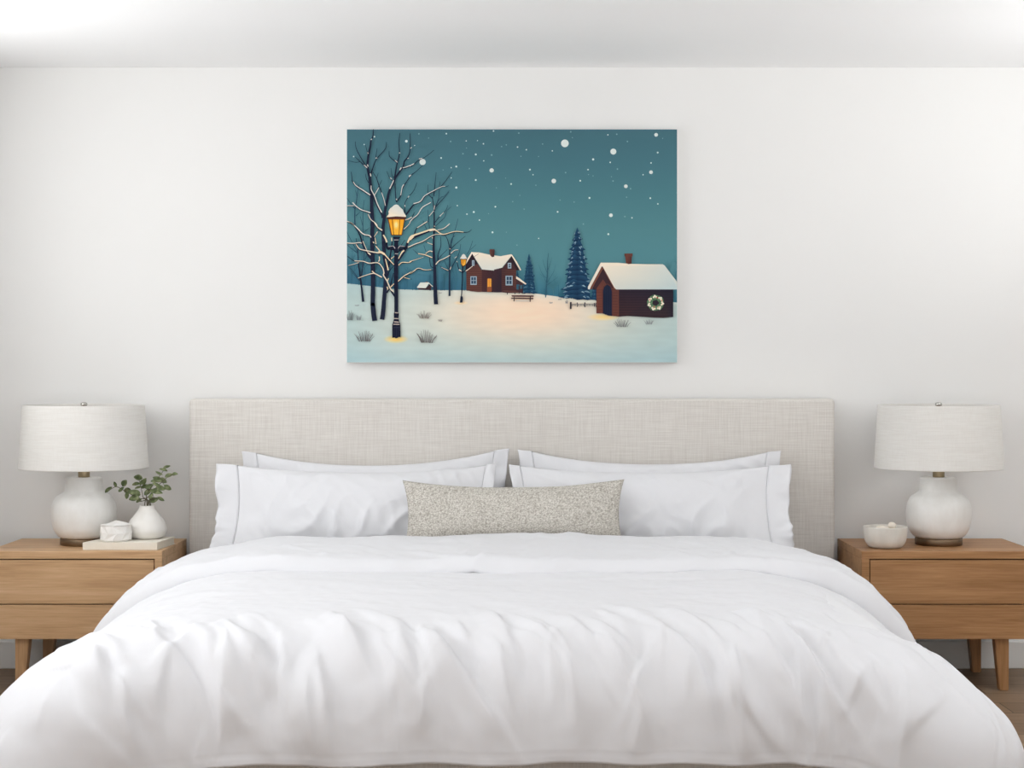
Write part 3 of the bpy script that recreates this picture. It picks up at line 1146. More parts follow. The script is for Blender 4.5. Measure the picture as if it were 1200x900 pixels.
pebble(0.021, -0.010, 0.0772, (0.0135, 0.0135, 0.0120), 0.0, 1, 'round pale pebble, topmost in the bowl')
pebble(-0.016, -0.012, 0.0690, (0.020, 0.016, 0.0085), 0.1, 2, 'flat pale pebble lying beside the topmost round pebble')
pebble(0.016, -0.012, 0.0560, (0.026, 0.024, 0.0100), 0.0, 3, 'broad pale pebble lying beneath the topmost round pebble')
pebble(0.004, 0.030, 0.0600, (0.028, 0.018, 0.0090), -0.1, 4, 'pale oval pebble at the wall side of the bowl')
pebble(-0.020, 0.000, 0.0430, (0.032, 0.030, 0.0150), 0.0, 5, 'large pale pebble low in the bowl, under the flat pebble')
pebble(0.020, 0.006, 0.0310, (0.028, 0.030, 0.0130), 0.0, 6, 'pale pebble at the bottom of the bowl')

# ------------------------------------------------------------------ picture on the wall
AX0, AX1, AY0, AY1 = 406.0, 794.0, 151.0, 425.0
A_T = 0.042                                      # depth of the stretched canvas
AD = CAMD - A_T - 0.004
AW, AH = (AX1 - AX0) / F * AD, (AY1 - AY0) / F * AD
art = empty('wall_picture', (0, 0, Z_at((AY0 + AY1) / 2, AD)))
tag(art, 'frameless canvas print of a snowy village evening, hanging above the headboard', 'picture')
bm = bmesh.new()
add_box(bm, -AW / 2, AW / 2, -A_T, -0.002, -AH / 2, AH / 2, 0.002, 3)
from_bm('stretched_canvas', bm, M['canvas'], art)

INK = 0.95                                        # ink strength
aV, aF, aC = [], [], []
LAYER = [0]


def nxt():
    LAYER[0] += 1


def ap(x, y):
    x = min(max(x, AX0 + 0.45), AX1 - 0.45)
    y = min(max(y, AY0 + 0.45), AY1 - 0.45)
    k = AD / F
    return ((x - 600.0) * k, -A_T - 0.00012 - 0.000005 * LAYER[0], -(y - (AY0 + AY1) / 2) * k)


def ink(c):
    return tuple(min(v / INK, 1.0) for v in lin(c))


def mixc(a, b, t):
    return tuple(a[i] + (b[i] - a[i]) * t for i in range(3))


def poly(pts, col, T=None):
    if T:
        pts = [(T[0] + x / T[2], T[1] + y / T[2]) for x, y in pts]
    nxt()
    b0 = len(aV)
    aV.extend(ap(x, y) for x, y in pts)
    aF.append(tuple(range(b0, b0 + len(pts))))
    if isinstance(col, list):
        aC.append([ink(c) for c in col])
    else:
        aC.append([ink(col)] * len(pts))


def disc(x, y, r, col, n=14):
    poly([(x + r * math.cos(2 * math.pi * k / n), y + r * math.sin(2 * math.pi * k / n)) for k in range(n)], col)


def stroke(pts, w0, w1, col, T=None, n=5, dx=0.0, dy=0.0, pw=1.0):
    if T:
        pts = [(T[0] + x / T[2], T[1] + y / T[2]) for x, y in pts]
    s = spline(pts, n)
    L = len(s)
    c = ink(col)
    nxt()
    b0 = len(aV)
    for i in range(L):
        p = s[i]
        t = s[min(i + 1, L - 1)] - s[max(i - 1, 0)]
        ln = math.hypot(*t) or 1
        w = (w0 + (w1 - w0) * (i / (L - 1)) ** pw) / 2
        nx, ny = -t[1] / ln * w, t[0] / ln * w
        aV.append(ap(p[0] + nx + dx, p[1] + ny + dy))
        aV.append(ap(p[0] - nx + dx, p[1] - ny + dy))
    for i in range(L - 1):
        q = b0 + 2 * i
        aF.append((q, q + 1, q + 3, q + 2))
        aC.append([c] * 4)


def grid(xs, rows, colf):
    """rows: function(x, t) -> y ; colf(x, y) -> srgb"""
    nr = 60
    nxt()
    b0 = len(aV)
    cs = []
    for x in xs:
        for j in range(nr + 1):
            y = rows(x, j / nr)
            aV.append(ap(x, y))
            cs.append(ink(colf(x, y)))
    for i in range(len(xs) - 1):
        for j in range(nr):
            q = i * (nr + 1) + j
            ids = (q, q + 1, q + nr + 2, q + nr + 1)
            aF.append(tuple(b0 + k for k in ids))
            aC.append([cs[k] for k in ids])


HX = [406, 420, 436, 452, 467, 484, 500, 520, 545, 560, 575, 592, 603, 612, 620, 632, 650, 665, 680, 697, 740, 788, 794]
HY = [332, 333.5, 335.5, 337.5, 339, 339.5, 339.8, 340, 340, 341.3, 342.2, 342.6, 342.4, 342.2, 343, 344.5, 347, 349, 350.5, 351.5, 353, 354, 354.5]


def gauss(x, y, cx, cy, sx, sy):
    return math.exp(-((x - cx) / sx) ** 2 - ((y - cy) / sy) ** 2)


def sky(x, y):
    stops = [(151, (70, 109, 120)), (190, (73, 116, 127)), (230, (78, 125, 134)), (270, (85, 134, 141)), (300, (86, 137, 145)), (356, (82, 134, 145))]
    c = stops[-1][1]
    for (ya, ca), (yb, cb) in zip(stops, stops[1:]):
        if y <= yb:
            c = mixc(ca, cb, (y - ya) / (yb - ya))
            break
    h = np.interp(x, HX, HY)
    left = float(sstep(640, 520, x))
    span = 34 + 30 * left
    t = float(np.clip(1 - (h - y) / span, 0, 1)) ** (1.5)
    haze = mixc((57, 112, 133), (58, 108, 132), left)
    streak = 0.5 * float(perlin(x / 3.1, y / 60.0, 3)) + 0.4 * float(perlin(x / 9.0, y / 90.0, 4))
    t = min(max(t * (1 + 0.30 * streak), 0), 1)
    return mixc(c, haze, t)


def snow(x, y):
    h = float(np.interp(x, HX, HY))
    c = mixc((172, 199, 200), (178, 204, 206), float(sstep(380, 425, y)))
    c = mixc(c, (164, 196, 202), 0.7 * float(sstep(398, 425, y)) * (0.5 + 0.5 * abs(x - 600) / 194))
    c = mixc(c, (214, 219, 208), 0.95 * gauss(x, y, 600, 372, 175, 46))
    c = mixc(c, (236, 223, 203), 0.95 * gauss(x, y, 605, 366, 112, 33))
    c = mixc(c, (253, 222, 194), 1.0 * gauss(x, y, 618, 365, 70, 24))
    c = mixc(c, (206, 214, 205), 0.6 * gauss(x, y, 470, 385, 34, 30))
    c = mixc(c, (228, 230, 218), 0.5 * math.exp(-((y - h) / 4.0) ** 2) * float(sstep(470, 540, x)))
    k = 0.02 * float(perlin(x / 22.0, y / 5.0, 9))
    return tuple(v * (1 + k) for v in c)


xs_ = np.linspace(AX0, AX1, 150)
grid(xs_, lambda x, t: AY0 + (np.interp(x, HX, HY) + 1.5 - AY0) * t, sky)
nxt()
grid(xs_, lambda x, t: np.interp(x, HX, HY) + (AY1 - np.interp(x, HX, HY)) * t, snow)
nxt()


# soft pools of lamp light printed on the snow
def pool(cx, cy, rx, ry, col):
    n, m = 28, 7
    nxt()
    b0 = len(aV)
    cs = []
    for j in range(m + 1):
        f = j / m
        for k in range(n):
            a_ = 2 * math.pi * k / n
            x, y = cx + rx * f * math.cos(a_), cy + ry * f * math.sin(a_)
            aV.append(ap(x, y))
            cs.append(ink(mixc(col, snow(x, y), f ** 1.6)))
    for j in range(m):
        for k in range(n):
            ids = (j * n + k, j * n + (k + 1) % n, (j + 1) * n + (k + 1) % n, (j + 1) * n + k)
            aF.append(tuple(b0 + q for q in ids))
            aC.append([cs[q] for q in ids])


pool(464, 397.5, 15, 5.0, (255, 214, 122))
pool(707, 371.5, 20, 4.6, (255, 221, 150))
pool(540, 355, 9, 2.5, (254, 224, 180))

# snowflakes: crop one (400,145)/6 and crop two (600,145)/6
fl_a = [(457, 122, 11), (571, 268, 22), (232, 90, 7), (210, 112, 6), (738, 69, 6), (1070, 50, 6), (878, 120, 5), (957, 118, 4), (999, 140, 6), (945, 215, 8),
        (701, 240, 7), (808, 300, 8), (772, 308, 5), (1001, 260, 5), (1057, 327, 15), (945, 395, 7), (772, 380, 5), (808, 448, 9), (815, 575, 5),
        (883, 635, 6), (931, 620, 8), (1083, 583, 7), (971, 677, 6), (1063, 763, 8), (1194, 423, 7), (515, 152, 4), (86, 230, 5), (160, 145, 4)]
fl_ad = [(545, 70, 6), (613, 100, 4), (768, 124, 6), (880, 170, 4), (1057, 219, 7), (1127, 160, 5), (1160, 148, 5), (900, 315, 5), (715, 324, 4), (1160, 762, 4),
         (855, 210, 6), (1035, 632, 4), (1155, 382, 4), (1090, 450, 4)]
fl_b = [(372, 137, 27), (713, 195, 21), (1014, 77, 13), (571, 250, 9), (691, 271, 6), (39, 163, 6), (101, 182, 6), (284, 190, 5), (126, 322, 7), (148, 358, 5),
        (294, 402, 16), (535, 322, 6), (480, 400, 7), (675, 77, 5), (1025, 202, 7), (978, 275, 6), (978, 340, 13), (922, 358, 5), (801, 439, 13),
        (545, 521, 8), (973, 523, 7), (1026, 563, 6), (696, 643, 13), (844, 661, 6), (321, 619, 7), (678, 776, 8), (188, 806, 5)]
fl_bd = [(48, 65, 6), (413, 56, 6), (63, 228, 5), (187, 230, 4), (742, 318, 6), (377, 343, 6), (711, 402, 6), (737, 73, 6), (812, 124, 6), (834, 456, 6),
         (806, 516, 5), (794, 652, 6), (502, 705, 6), (437, 550, 5), (338, 536, 5), (35, 853, 5), (425, 97, 4), (1060, 102, 4), (215, 142, 5), (85, 600, 5),
         (168, 432, 5), (55, 503, 4), (5, 547, 5), (1160, 485, 4), (700, 372, 4), (570, 366, 4), (538, 357, 4)]
for lst, ox, colr in ((fl_a, 400, (212, 228, 226)), (fl_ad, 400, (122, 164, 168)), (fl_b, 600, (214, 228, 225)), (fl_bd, 600, (124, 166, 170))):
    for (x, y, r) in lst:
        big = r > 12
        disc(ox + x / 6, 145 + y / 6, r / 6 * (1.0 if big else 0.86), (219, 227, 222) if big else colr, 22 if big else 10)
nxt()


# ---------------------------------------------------------------- faint distant trees
def twig(rng, x, y, ang, ln, w, col, depth):
    x2, y2 = x + ln * math.cos(ang), y - ln * math.sin(ang)
    mx_, my_ = (x + x2) / 2 + rng.uniform(-0.08, 0.08) * ln, (y + y2) / 2
    stroke([(x, y), (mx_, my_), (x2, y2)], w, w * 0.6, col, None, 3)
    if depth > 0:
        for k in range(rng.choice((2, 3))):
            t = rng.uniform(0.35, 1.0)
            twig(rng, x + (x2 - x) * t, y + (y2 - y) * t, ang + rng.choice((-1, 1)) * rng.uniform(0.25, 0.6), ln * rng.uniform(0.45, 0.7), w * 0.62, col, depth - 1)
        twig(rng, x2, y2, ang + rng.uniform(-0.2, 0.2), ln * 0.6, w * 0.6, col, depth - 1)


_r = random.Random(12)
for (x, y, h_, c_) in ((412, 331, 20, (58, 104, 120)), (423, 333, 26, (55, 100, 118)), (444, 335, 16, (62, 108, 124)), (520, 339, 18, (66, 116, 130)),
                       (533, 339, 24, (62, 112, 128)), (553, 330, 17, (70, 120, 132)), (791, 353, 28, (58, 108, 124)), (781, 350, 22, (70, 122, 134)),
                       (477, 338, 12, (56, 104, 124)), (649, 347, 13, (72, 124, 136))):
    twig(_r, x, y, math.pi / 2 + _r.uniform(-0.05, 0.05), h_, 0.9, c_, 3)
for k in range(26):
    x = _r.uniform(408, 545)
    h = float(np.interp(x, HX, HY))
    stroke([(x, h + 0.5), (x + _r.uniform(-0.6, 0.6), h - _r.uniform(8, 26))], 0.7, 0.35, (52, 100, 122))
for k in range(16):
    x = _r.uniform(625, 690)
    h = float(np.interp(x, HX, HY))
    stroke([(x, h + 0.5), (x + _r.uniform(-0.6, 0.6), h - _r.uniform(6, 18))], 0.7, 0.35, (50, 106, 126))
nxt()

P1, P2, P3, P4 = (404, 150, 15), (480, 170, 15), (404, 205, 15), (480, 225, 15)
P5, P6, P7, P8 = (404, 260, 15), (480, 270, 15), (404, 310, 15), (404, 355, 10)
Q1, Q2, Q3, Q4, Q5, Q6 = (480, 310, 15), (535, 285, 12), (610, 260, 12), (610, 310, 12), (680, 285, 9), (740, 330, 20)


def to(T, *pts):
    return [(T[0] + x / T[2], T[1] + y / T[2]) for x, y in pts]


# bare grey tree between the two firs
GT = (52, 92, 112)
stroke(to(Q4, (352, 462), (368, 250), (378, 100)) + to(Q3, (380, 560), (392, 440)), 1.2, 0.4, GT)
for p_ in (((368, 860), (420, 780), (470, 690), (492, 600)), ((372, 800), (300, 720), (255, 600)), ((376, 720), (330, 600), (310, 520)), ((378, 690), (420, 580), (440, 500)),
           ((370, 880), (330, 780), (270, 730)), ((365, 895), (440, 840), (530, 770))):
    stroke(to(Q3, *p_), 0.7, 0.25, (62, 108, 124))


# firs
def fir(cx, top, bot, hw, n, seed, dark, mid, snowc, amt):
    rng = random.Random(seed)
    stroke([(cx, bot - 6), (cx, bot + 1.2)], hw * 0.14, hw * 0.16, dark)
    poly([(cx, top), (cx - hw * 0.30, top + (bot - top) * 0.25), (cx - hw * 0.74, bot - 2), (cx + hw * 0.74, bot - 2), (cx + hw * 0.30, top + (bot - top) * 0.25)], dark)
    nxt()
    for i in reversed(range(n)):
        t = (i + 0.6) / n
        y = top + (bot - top) * t
        w = hw * (0.12 + 0.88 * t ** 0.72) * rng.uniform(0.9, 1.06)
        hh = (bot - top) / n * 1.25
        for s in (-1, 1):
            ww = w * rng.uniform(0.86, 1.08)
            y2 = y + hh * rng.uniform(0.1, 0.5)
            poly([(cx, y - hh * 0.9), (cx + s * ww * 0.55, y - hh * 0.10), (cx + s * ww, y2), (cx + s * ww * 0.55, y2 + hh * 0.25),
                  (cx + s * ww * 0.3, y2 + hh * 0.12), (cx, y + hh * 0.6)], [mixc(dark, mid, 1.1), mixc(dark, mid, 0.9), mixc(dark, mid, rng.uniform(0.2, 0.9)), mixc(dark, (12, 34, 62), 0.5), mixc(dark, (12, 34, 62), 0.6), mixc(dark, (12, 34, 62), 0.7)])
    nxt()
    for i in range(n):
        t = (i + 0.6) / n
        y = top + (bot - top) * t
        w = hw * (0.12 + 0.88 * t ** 0.72)
        hh = (bot - top) / n
        for s in (-1, 1):
            for k in range(3):
                if rng.random() > amt:
                    continue
                a_ = rng.uniform(0.12, 0.74)
                ln = rng.uniform(0.16, 0.36)
                yy = y + rng.uniform(-0.2, 0.4) * hh
                xa, xb = cx + s * w * a_, cx + s * w * min(a_ + ln, 1.02)
                poly([(xa, yy), ((xa + xb) / 2, yy - hh * 0.16), (xb, yy + hh * 0.30), ((xa + xb) / 2, yy + hh * 0.16)], mixc(snowc, dark, rng.uniform(0, 0.45)))
    nxt()


fir(698.5, 318, 351, 7, 8, 9, (36, 74, 104), (44, 86, 114), (92, 136, 154), 0.25)
fir(606.5, 318, 342, 5, 7, 3, (40, 84, 110), (50, 96, 120), (100, 142, 158), 0.2)
fir(620.0, 299, 342.5, 10.0, 11, 5, (32, 70, 98), (42, 86, 112), (104, 146, 164), 0.45)
fir(676.5, 269.5, 349.5, 20.5, 14, 2, (26, 60, 90), (38, 78, 108), (150, 182, 194), 0.66)

# ---------------------------------------------------------------- tiny far hut
poly([(150, 410), (290, 412), (350, 345), (400, 390), (378, 392), (378, 448), (150, 440)], (62, 44, 50), Q1)
poly([(285, 300), (315, 300), (315, 325), (285, 325)], (110, 62, 56), Q1)
nxt()
poly([(128, 402), (188, 316), (335, 312), (412, 384), (402, 394), (340, 335), (285, 415), (140, 410)], (224, 226, 216), Q1)
nxt()

# ---------------------------------------------------------------- brick house
BR1, BR2, BR3 = (96, 60, 54), (74, 46, 48), (52, 38, 48)
poly([(138, 655), (138, 385), (215, 140), (355, 385), (355, 685), (300, 686), (200, 676)], [BR1, BR1, BR3, BR1, BR1, BR1, BR1], Q2)
poly([(355, 365), (650, 345), (650, 690), (570, 692), (355, 685)], [BR2, BR3, BR3, BR3, BR2], Q2)
poly([(632, 690), (632, 365), (775, 180), (885, 380), (838, 380), (838, 650), (930, 690), (870, 700), (720, 700)], [BR2, BR2, BR3, BR2, BR1, BR1, BR2, BR2, BR2], Q2)
poly([(838, 490), (950, 572), (930, 580), (930, 705), (838, 690)], (70, 48, 52), Q2)
nxt()
for k in range(20):
    y = 400 + k * 14
    stroke([(140, y), (353, y + 1)], 0.35, 0.35, (108, 66, 58) if k % 2 else (80, 50, 48), Q2, 1)
    stroke([(640, y), (836, y + 1)], 0.35, 0.35, (88, 56, 52) if k % 2 else (64, 42, 46), Q2, 1)
poly([(132, 290), (210, 150), (222, 165), (300, 290), (215, 320), (140, 385), (125, 388)], (44, 32, 42), Q2)
poly([(700, 280), (775, 182), (880, 375), (850, 385), (800, 300)], (50, 36, 44), Q2)
poly([(842, 580), (885, 580), (885, 655), (842, 650)], (52, 92, 112), Q2)
poly([(895, 590), (925, 590), (925, 640), (895, 640)], (60, 100, 118), Q2)
stroke([(660, 670), (880, 690)], 1.1, 1.1, (98, 66, 60), Q2)
stroke([(715, 690), (715, 722)], 1.0, 1.0, (40, 32, 40), Q2)
stroke([(820, 690), (822, 716)], 1.0, 1.0, (40, 32, 40), Q2)
stroke([(878, 600), (880, 712)], 0.9, 0.9, (56, 44, 50), Q2)
stroke([(928, 590), (930, 710)], 0.9, 0.9, (56, 44, 50), Q2)
poly([(430, 505), (440, 492), (482, 492), (494, 505), (494, 680), (430, 685)], (146, 84, 56), Q2)
nxt()
poly([(436, 508), (444, 500), (480, 500), (488, 508), (488, 612), (436, 614)], (240, 166, 66), Q2)
for (x0, y0, x1, y1) in ((195, 466, 284, 586), (690, 458, 788, 594), (720, 276, 770, 356), (217, 240, 252, 318)):
    poly([(x0, y0), (x1, y0), (x1, y1), (x0, y1)], (158, 176, 188), Q2)
nxt()
for y in (532, 560, 588):
    stroke([(437, y), (487, y)], 0.35, 0.35, (190, 112, 50), Q2, 1)
stroke([(462, 502), (462, 612)], 0.3, 0.3, (190, 112, 50), Q2, 1)
for (x0, y0, x1, y1, nx_, ny_) in ((204, 474, 276, 574, 2, 2), (700, 468, 778, 578, 2, 2), (730, 290, 762, 344, 1, 2), (226, 252, 244, 304, 1, 2)):
    for i in range(nx_):
        for j in range(ny_):
            gx, gy = (x1 - x0) / nx_, (y1 - y0) / ny_
            poly([(x0 + i * gx + 4, y0 + j * gy + 4), (x0 + (i + 1) * gx - 4, y0 + j * gy + 4), (x0 + (i + 1) * gx - 4, y0 + (j + 1) * gy - 4), (x0 + i * gx + 4, y0 + (j + 1) * gy - 4)],
                 (42, 66, 90), Q2)
# snow roofs
CR1, CR2 = (240, 226, 206), (221, 222, 212)
poly([(205, 125), (320, 130), (480, 165), (620, 182), (770, 155), (778, 172), (640, 345), (525, 372), (530, 385), (360, 370), (350, 355), (222, 150)],
     [CR1, CR1, CR1, CR1, CR1, CR1, CR2, CR2, CR2, CR2, CR2, CR1], Q2)
poly([(770, 157), (782, 162), (850, 262), (910, 375), (895, 385), (775, 180)], CR1, Q2)
poly([(212, 122), (228, 128), (218, 152), (130, 300), (150, 225)], CR1, Q2)
poly([(838, 465), (880, 490), (985, 570), (970, 582), (838, 500)], CR1, Q2)
poly([(125, 385), (200, 335), (222, 318), (228, 326), (140, 396)], (216, 200, 186), Q2)
nxt()
poly([(462, 100), (470, 85), (530, 85), (538, 100), (530, 190), (500, 198), (472, 168)], [(104, 66, 58), (104, 66, 58), (86, 54, 50), (70, 44, 46), (70, 44, 46), (86, 54, 50), (104, 66, 58)], Q2)
stroke([(250, 188), (310, 150)], 0.5, 0.3, (96, 74, 70), Q2, 2)
# bench
nxt()
poly([(770, 732), (1085, 734), (1085, 755), (780, 752)], (88, 56, 54), Q2)
poly([(768, 766), (1082, 768), (1078, 788), (770, 782)], (84, 54, 54), Q2)
stroke([(812, 755), (808, 818)], 1.1, 1.2, (60, 44, 50), Q2, 1)
stroke([(1038, 755), (1034, 824)], 1.1, 1.2, (60, 44, 50), Q2, 1)
poly([(830, 806), (1020, 808), (1020, 818), (830, 816)], (206, 206, 200), Q2)

# ---------------------------------------------------------------- small fence
for x, w_, y0, y1 in ((706, 2.0, 528, 625), (797, 1.1, 535, 596), (905, 1.4, 532, 600), (1038, 0.8, 540, 596), (1060, 0.8, 540, 600)):
    stroke([(x, y0), (x, y1)], w_, w_, (52, 44, 52), Q4, 1)
for k in range(20):
    x = 725 + k * 17
    stroke([(x, 552), (x, 585)], 0.55, 0.55, (96, 96, 100), Q4, 1)
stroke([(715, 560), (1065, 556)], 0.35, 0.35, (110, 108, 110), Q4, 1)
nxt()

# ---------------------------------------------------------------- hut with the wreath
W1c, W2c = (58, 42, 46), (48, 38, 50)
poly([(395, 485), (980, 485), (980, 778), (880, 788), (760, 785), (640, 776), (500, 768), (405, 775)], [(46, 36, 48), (36, 34, 50), (44, 38, 50), (58, 44, 48), W1c, W1c, W1c, (66, 44, 46)], Q5)
poly([(170, 740), (170, 480), (230, 250), (405, 490), (405, 775), (340, 768), (240, 740)], [(112, 64, 54), (112, 64, 54), (70, 44, 46), (96, 58, 52), (104, 60, 52), (104, 60, 52), (112, 64, 54)], Q5)
nxt()
for k in range(10):
    y = 518 + k * 27
    stroke([(408, y), (978, y + 2)], 0.40, 0.40, (38, 31, 40), Q5, 1)
for k in range(9):
    y = 490 + k * 30
    stroke([(172, y), (402, y + 4)], 0.40, 0.40, (80, 48, 46), Q5, 1)
stroke([(402, 490), (404, 772)], 1.0, 1.0, (108, 64, 56), Q5, 1)
poly([(128, 478), (230, 262), (350, 470), (300, 470), (240, 380), (170, 480), (150, 490)], (60, 40, 46), Q5)
poly([(232, 740), (232, 500), (245, 455), (285, 425), (325, 450), (342, 500), (342, 768), (300, 765)], (88, 52, 50), Q5)
nxt()
poly([(240, 740), (240, 505), (252, 462), (285, 434), (318, 458), (332, 505), (332, 766), (300, 762)], (26, 34, 56), Q5)
poly([(100, 480), (228, 245), (238, 270), (118, 490)], (122, 76, 62), Q5)
poly([(232, 250), (245, 262), (380, 478), (362, 488)], (122, 76, 62), Q5)
for x in (262, 286, 310):
    stroke([(x, 460), (x, 755)], 0.25, 0.25, (34, 44, 66), Q5, 1)
nxt()
RC1, RC2, RC3 = (243, 229, 208), (214, 217, 208), (190, 208, 208)
poly([(215, 205), (400, 206), (520, 218), (700, 222), (870, 222), (890, 235), (1027, 410), (1027, 488), (380, 488), (360, 470), (235, 245), (222, 238)],
     [RC1, RC1, RC1, RC1, RC2, RC2, RC2, RC3, RC2, RC1, RC1, RC1], Q5)
poly([(215, 205), (235, 245), (226, 245), (110, 460), (100, 488), (82, 486), (80, 460)], [RC1, RC1, RC1, (232, 224, 208), (226, 222, 210), (220, 220, 210), (232, 224, 208)], Q5)
nxt()
poly([(475, 150), (470, 125), (545, 125), (540, 215), (510, 222), (482, 210)], [(112, 66, 56), (112, 66, 56), (84, 50, 48), (76, 46, 46), (90, 54, 50), (112, 66, 56)], Q5)
poly([(465, 110), (552, 108), (550, 140), (468, 140)], (104, 62, 54), Q5)
# wreath
nxt()
wc = [(0, (92, 120, 90)), (1, (226, 216, 196)), (2, (72, 102, 76)), (3, (234, 224, 200)), (4, (84, 112, 84)), (5, (228, 214, 192)), (6, (70, 100, 74)), (7, (236, 226, 204))]
for k in range(16):
    a_ = 2 * math.pi * k / 16 + 0.15
    disc(740 + (565 + 138 * math.cos(a_)) / 20, 330 + (498 + 128 * math.sin(a_)) / 20, 2.9 + 0.3 * (k % 3), (74, 110, 80) if k % 2 else (98, 130, 98), 9)
nxt()
for k in range(7):
    a_ = 2 * math.pi * k / 7 - 1.68
    for q in range(3):
        b_ = a_ + (q - 1) * 0.20
        disc(740 + (565 + (150 + 26 * (q % 2)) * math.cos(b_)) / 20, 330 + (498 + (138 + 24 * (q % 2)) * math.sin(b_)) / 20, 1.25, (232, 221, 196) if q != 1 else (240, 232, 212), 7)
nxt()
for (x, y, c_) in ((605, 378, (160, 74, 58)), (425, 425, (206, 150, 124)), (530, 590, (190, 122, 96)), (715, 445, (212, 156, 128)), (625, 600, (222, 190, 150))):
    disc(740 + x / 20, 330 + y / 20, 1.0, c_, 8)

# ---------------------------------------------------------------- dry grass tufts
def tuft(cx, base, w, h, n, col, seed):
    rng = random.Random(seed)
    for k in range(n):
        f = (k + 0.5) / n * 2 - 1 + rng.uniform(-0.08, 0.08)
        hh = h * rng.uniform(0.55, 1.0) * (1 - 0.35 * abs(f))
        x0, x2 = cx + f * w * 0.28, cx + f * w * 0.52
        stroke([(x0, base + rng.uniform(-0.4, 0.4)), ((x0 * 0.6 + x2 * 0.4), base - hh * 0.5), (x2, base - hh)], 0.62, 0.28, mixc(col, (150, 146, 144), rng.uniform(0, 0.5)), None, 3)


tuft(427.5, 400, 24, 15, 20, (100, 96, 98), 1)
tuft(500, 401.5, 26, 17, 24, (104, 96, 94), 2)
tuft(497, 373, 17, 10, 16, (130, 118, 110), 3)
tuft(410.5, 375, 10, 14, 14, (110, 122, 124), 4)
tuft(420.5, 375, 8, 8, 10, (130, 144, 146), 5)
tuft(516, 376.5, 6, 3, 7, (150, 140, 132), 6)
tuft(729, 383, 20, 12, 16, (112, 114, 116), 7)
tuft(760.5, 380, 12, 7, 12, (138, 146, 148), 8)
tuft(645.5, 355.5, 5, 2.5, 7, (170, 158, 150), 10)
tuft(664, 355.5, 4, 5, 5, (150, 146, 144), 11)
tuft(656, 351.5, 5, 2, 6, (170, 160, 152), 12)
tuft(418.5, 358.5, 6, 2, 8, (140, 156, 158), 13)
tuft(516, 343.8, 5, 2, 6, (176, 176, 170), 14)
nxt()

# ---------------------------------------------------------------- bare trees on the left
D1, D2, D3, SN, SG = (30, 36, 56), (38, 52, 72), (46, 74, 94), (222, 212, 198), (178, 186, 184)
# thin trees behind
stroke(to(P3, (250, 170), (225, 320), (205, 480), (180, 620), (180, 900)) + to(P5, (190, 90)), 0.5, 1.6, D3)
stroke(to(P3, (190, 270), (215, 380), (205, 480)), 0.4, 0.7, D3)
stroke(to(P3, (40, 410), (110, 510), (180, 600)), 0.7, 1.0, D3)
stroke(to(P3, (345, 440), (325, 600), (320, 760), (320, 900)) + to(P5, (325, 300), (340, 560), (310, 800)), 0.4, 1.1, D3)
stroke(to(P3, (275, 730), (300, 830), (320, 900)), 0.4, 0.7, D3)
stroke(to(P3, (275, 650), (195, 720)), 0.4, 0.9, D3)
stroke(to(P5, (440, 100), (340, 180)), 0.4, 0.7, D3)
stroke(to(P5, (40, 180), (120, 340), (230, 540)), 0.6, 0.8, D3)
stroke(to(P5, (40, 400), (130, 480), (230, 550)), 0.6, 0.9, D3)
stroke(to(P5, (200, 290), (230, 480), (240, 700), (265, 900)), 0.6, 1.4, D2)
stroke(to(P7, (330, -60), (315, 60), (290, 220)), 1.0, 1.5, D2)
stroke(to(P7, (90, 60), (170, 150), (265, 280)), 0.5, 1.2, D3)
stroke(to(P7, (110, 110), (230, 250)), 0.4, 0.9, D3)
nxt()
stroke(to(P7, (240, -20), (268, 180), (290, 340), (308, 500), (326, 655)), 1.2, 2.9, D1)
# tree on the right of the lamp
stroke(to(P2, (468, 480), (440, 760), (428, 900)), 0.5, 1.3, D2)
stroke(to(P4, (400, 90), (430, 330), (432, 620), (424, 900)) + to(P6, (425, 400), (440, 650), (448, 900)) + to(Q1, (448, 400), (465, 700)), 0.8, 4.8, D1)
stroke(to(P2, (325, 700), (325, 850)) + to(P4, (400, 110)), 0.4, 1.0, D2)
stroke(to(P2, (530, 640), (515, 900)) + to(P4, (500, 150), (455, 260), (430, 350)), 0.4, 1.3, D2)
stroke(to(P4, (690, 0), (610, 100), (480, 240), (440, 300)), 0.5, 1.2, D2)
stroke(to(P2, (700, 800), (610, 900)) + to(P4, (560, 90), (500, 160)), 0.4, 0.7, D3)
stroke(to(P4, (670, 230), (640, 320), (540, 420), (440, 540)), 0.4, 1.0, D2)
stroke(to(P4, (730, 260), (650, 340), (620, 440), (500, 560), (440, 610)), 0.4, 0.9, D3)
stroke(to(P6, (545, 110), (550, 270), (505, 420), (490, 560), (440, 640)), 0.5, 1.9, D2)
stroke(to(P6, (660, 340), (560, 440), (500, 520)), 0.5, 0.9, D2)
stroke(to(P6, (250, 260), (285, 370)), 0.4, 0.7, D3)
stroke(to(P6, (350, 480), (370, 620), (415, 660)), 0.5, 1.1, D2)
stroke(to(P4, (320, 310), (335, 500), (350, 640)), 0.4, 0.8, D3)
stroke(to(P4, (235, 500), (300, 660)), 0.4, 0.8, D3)
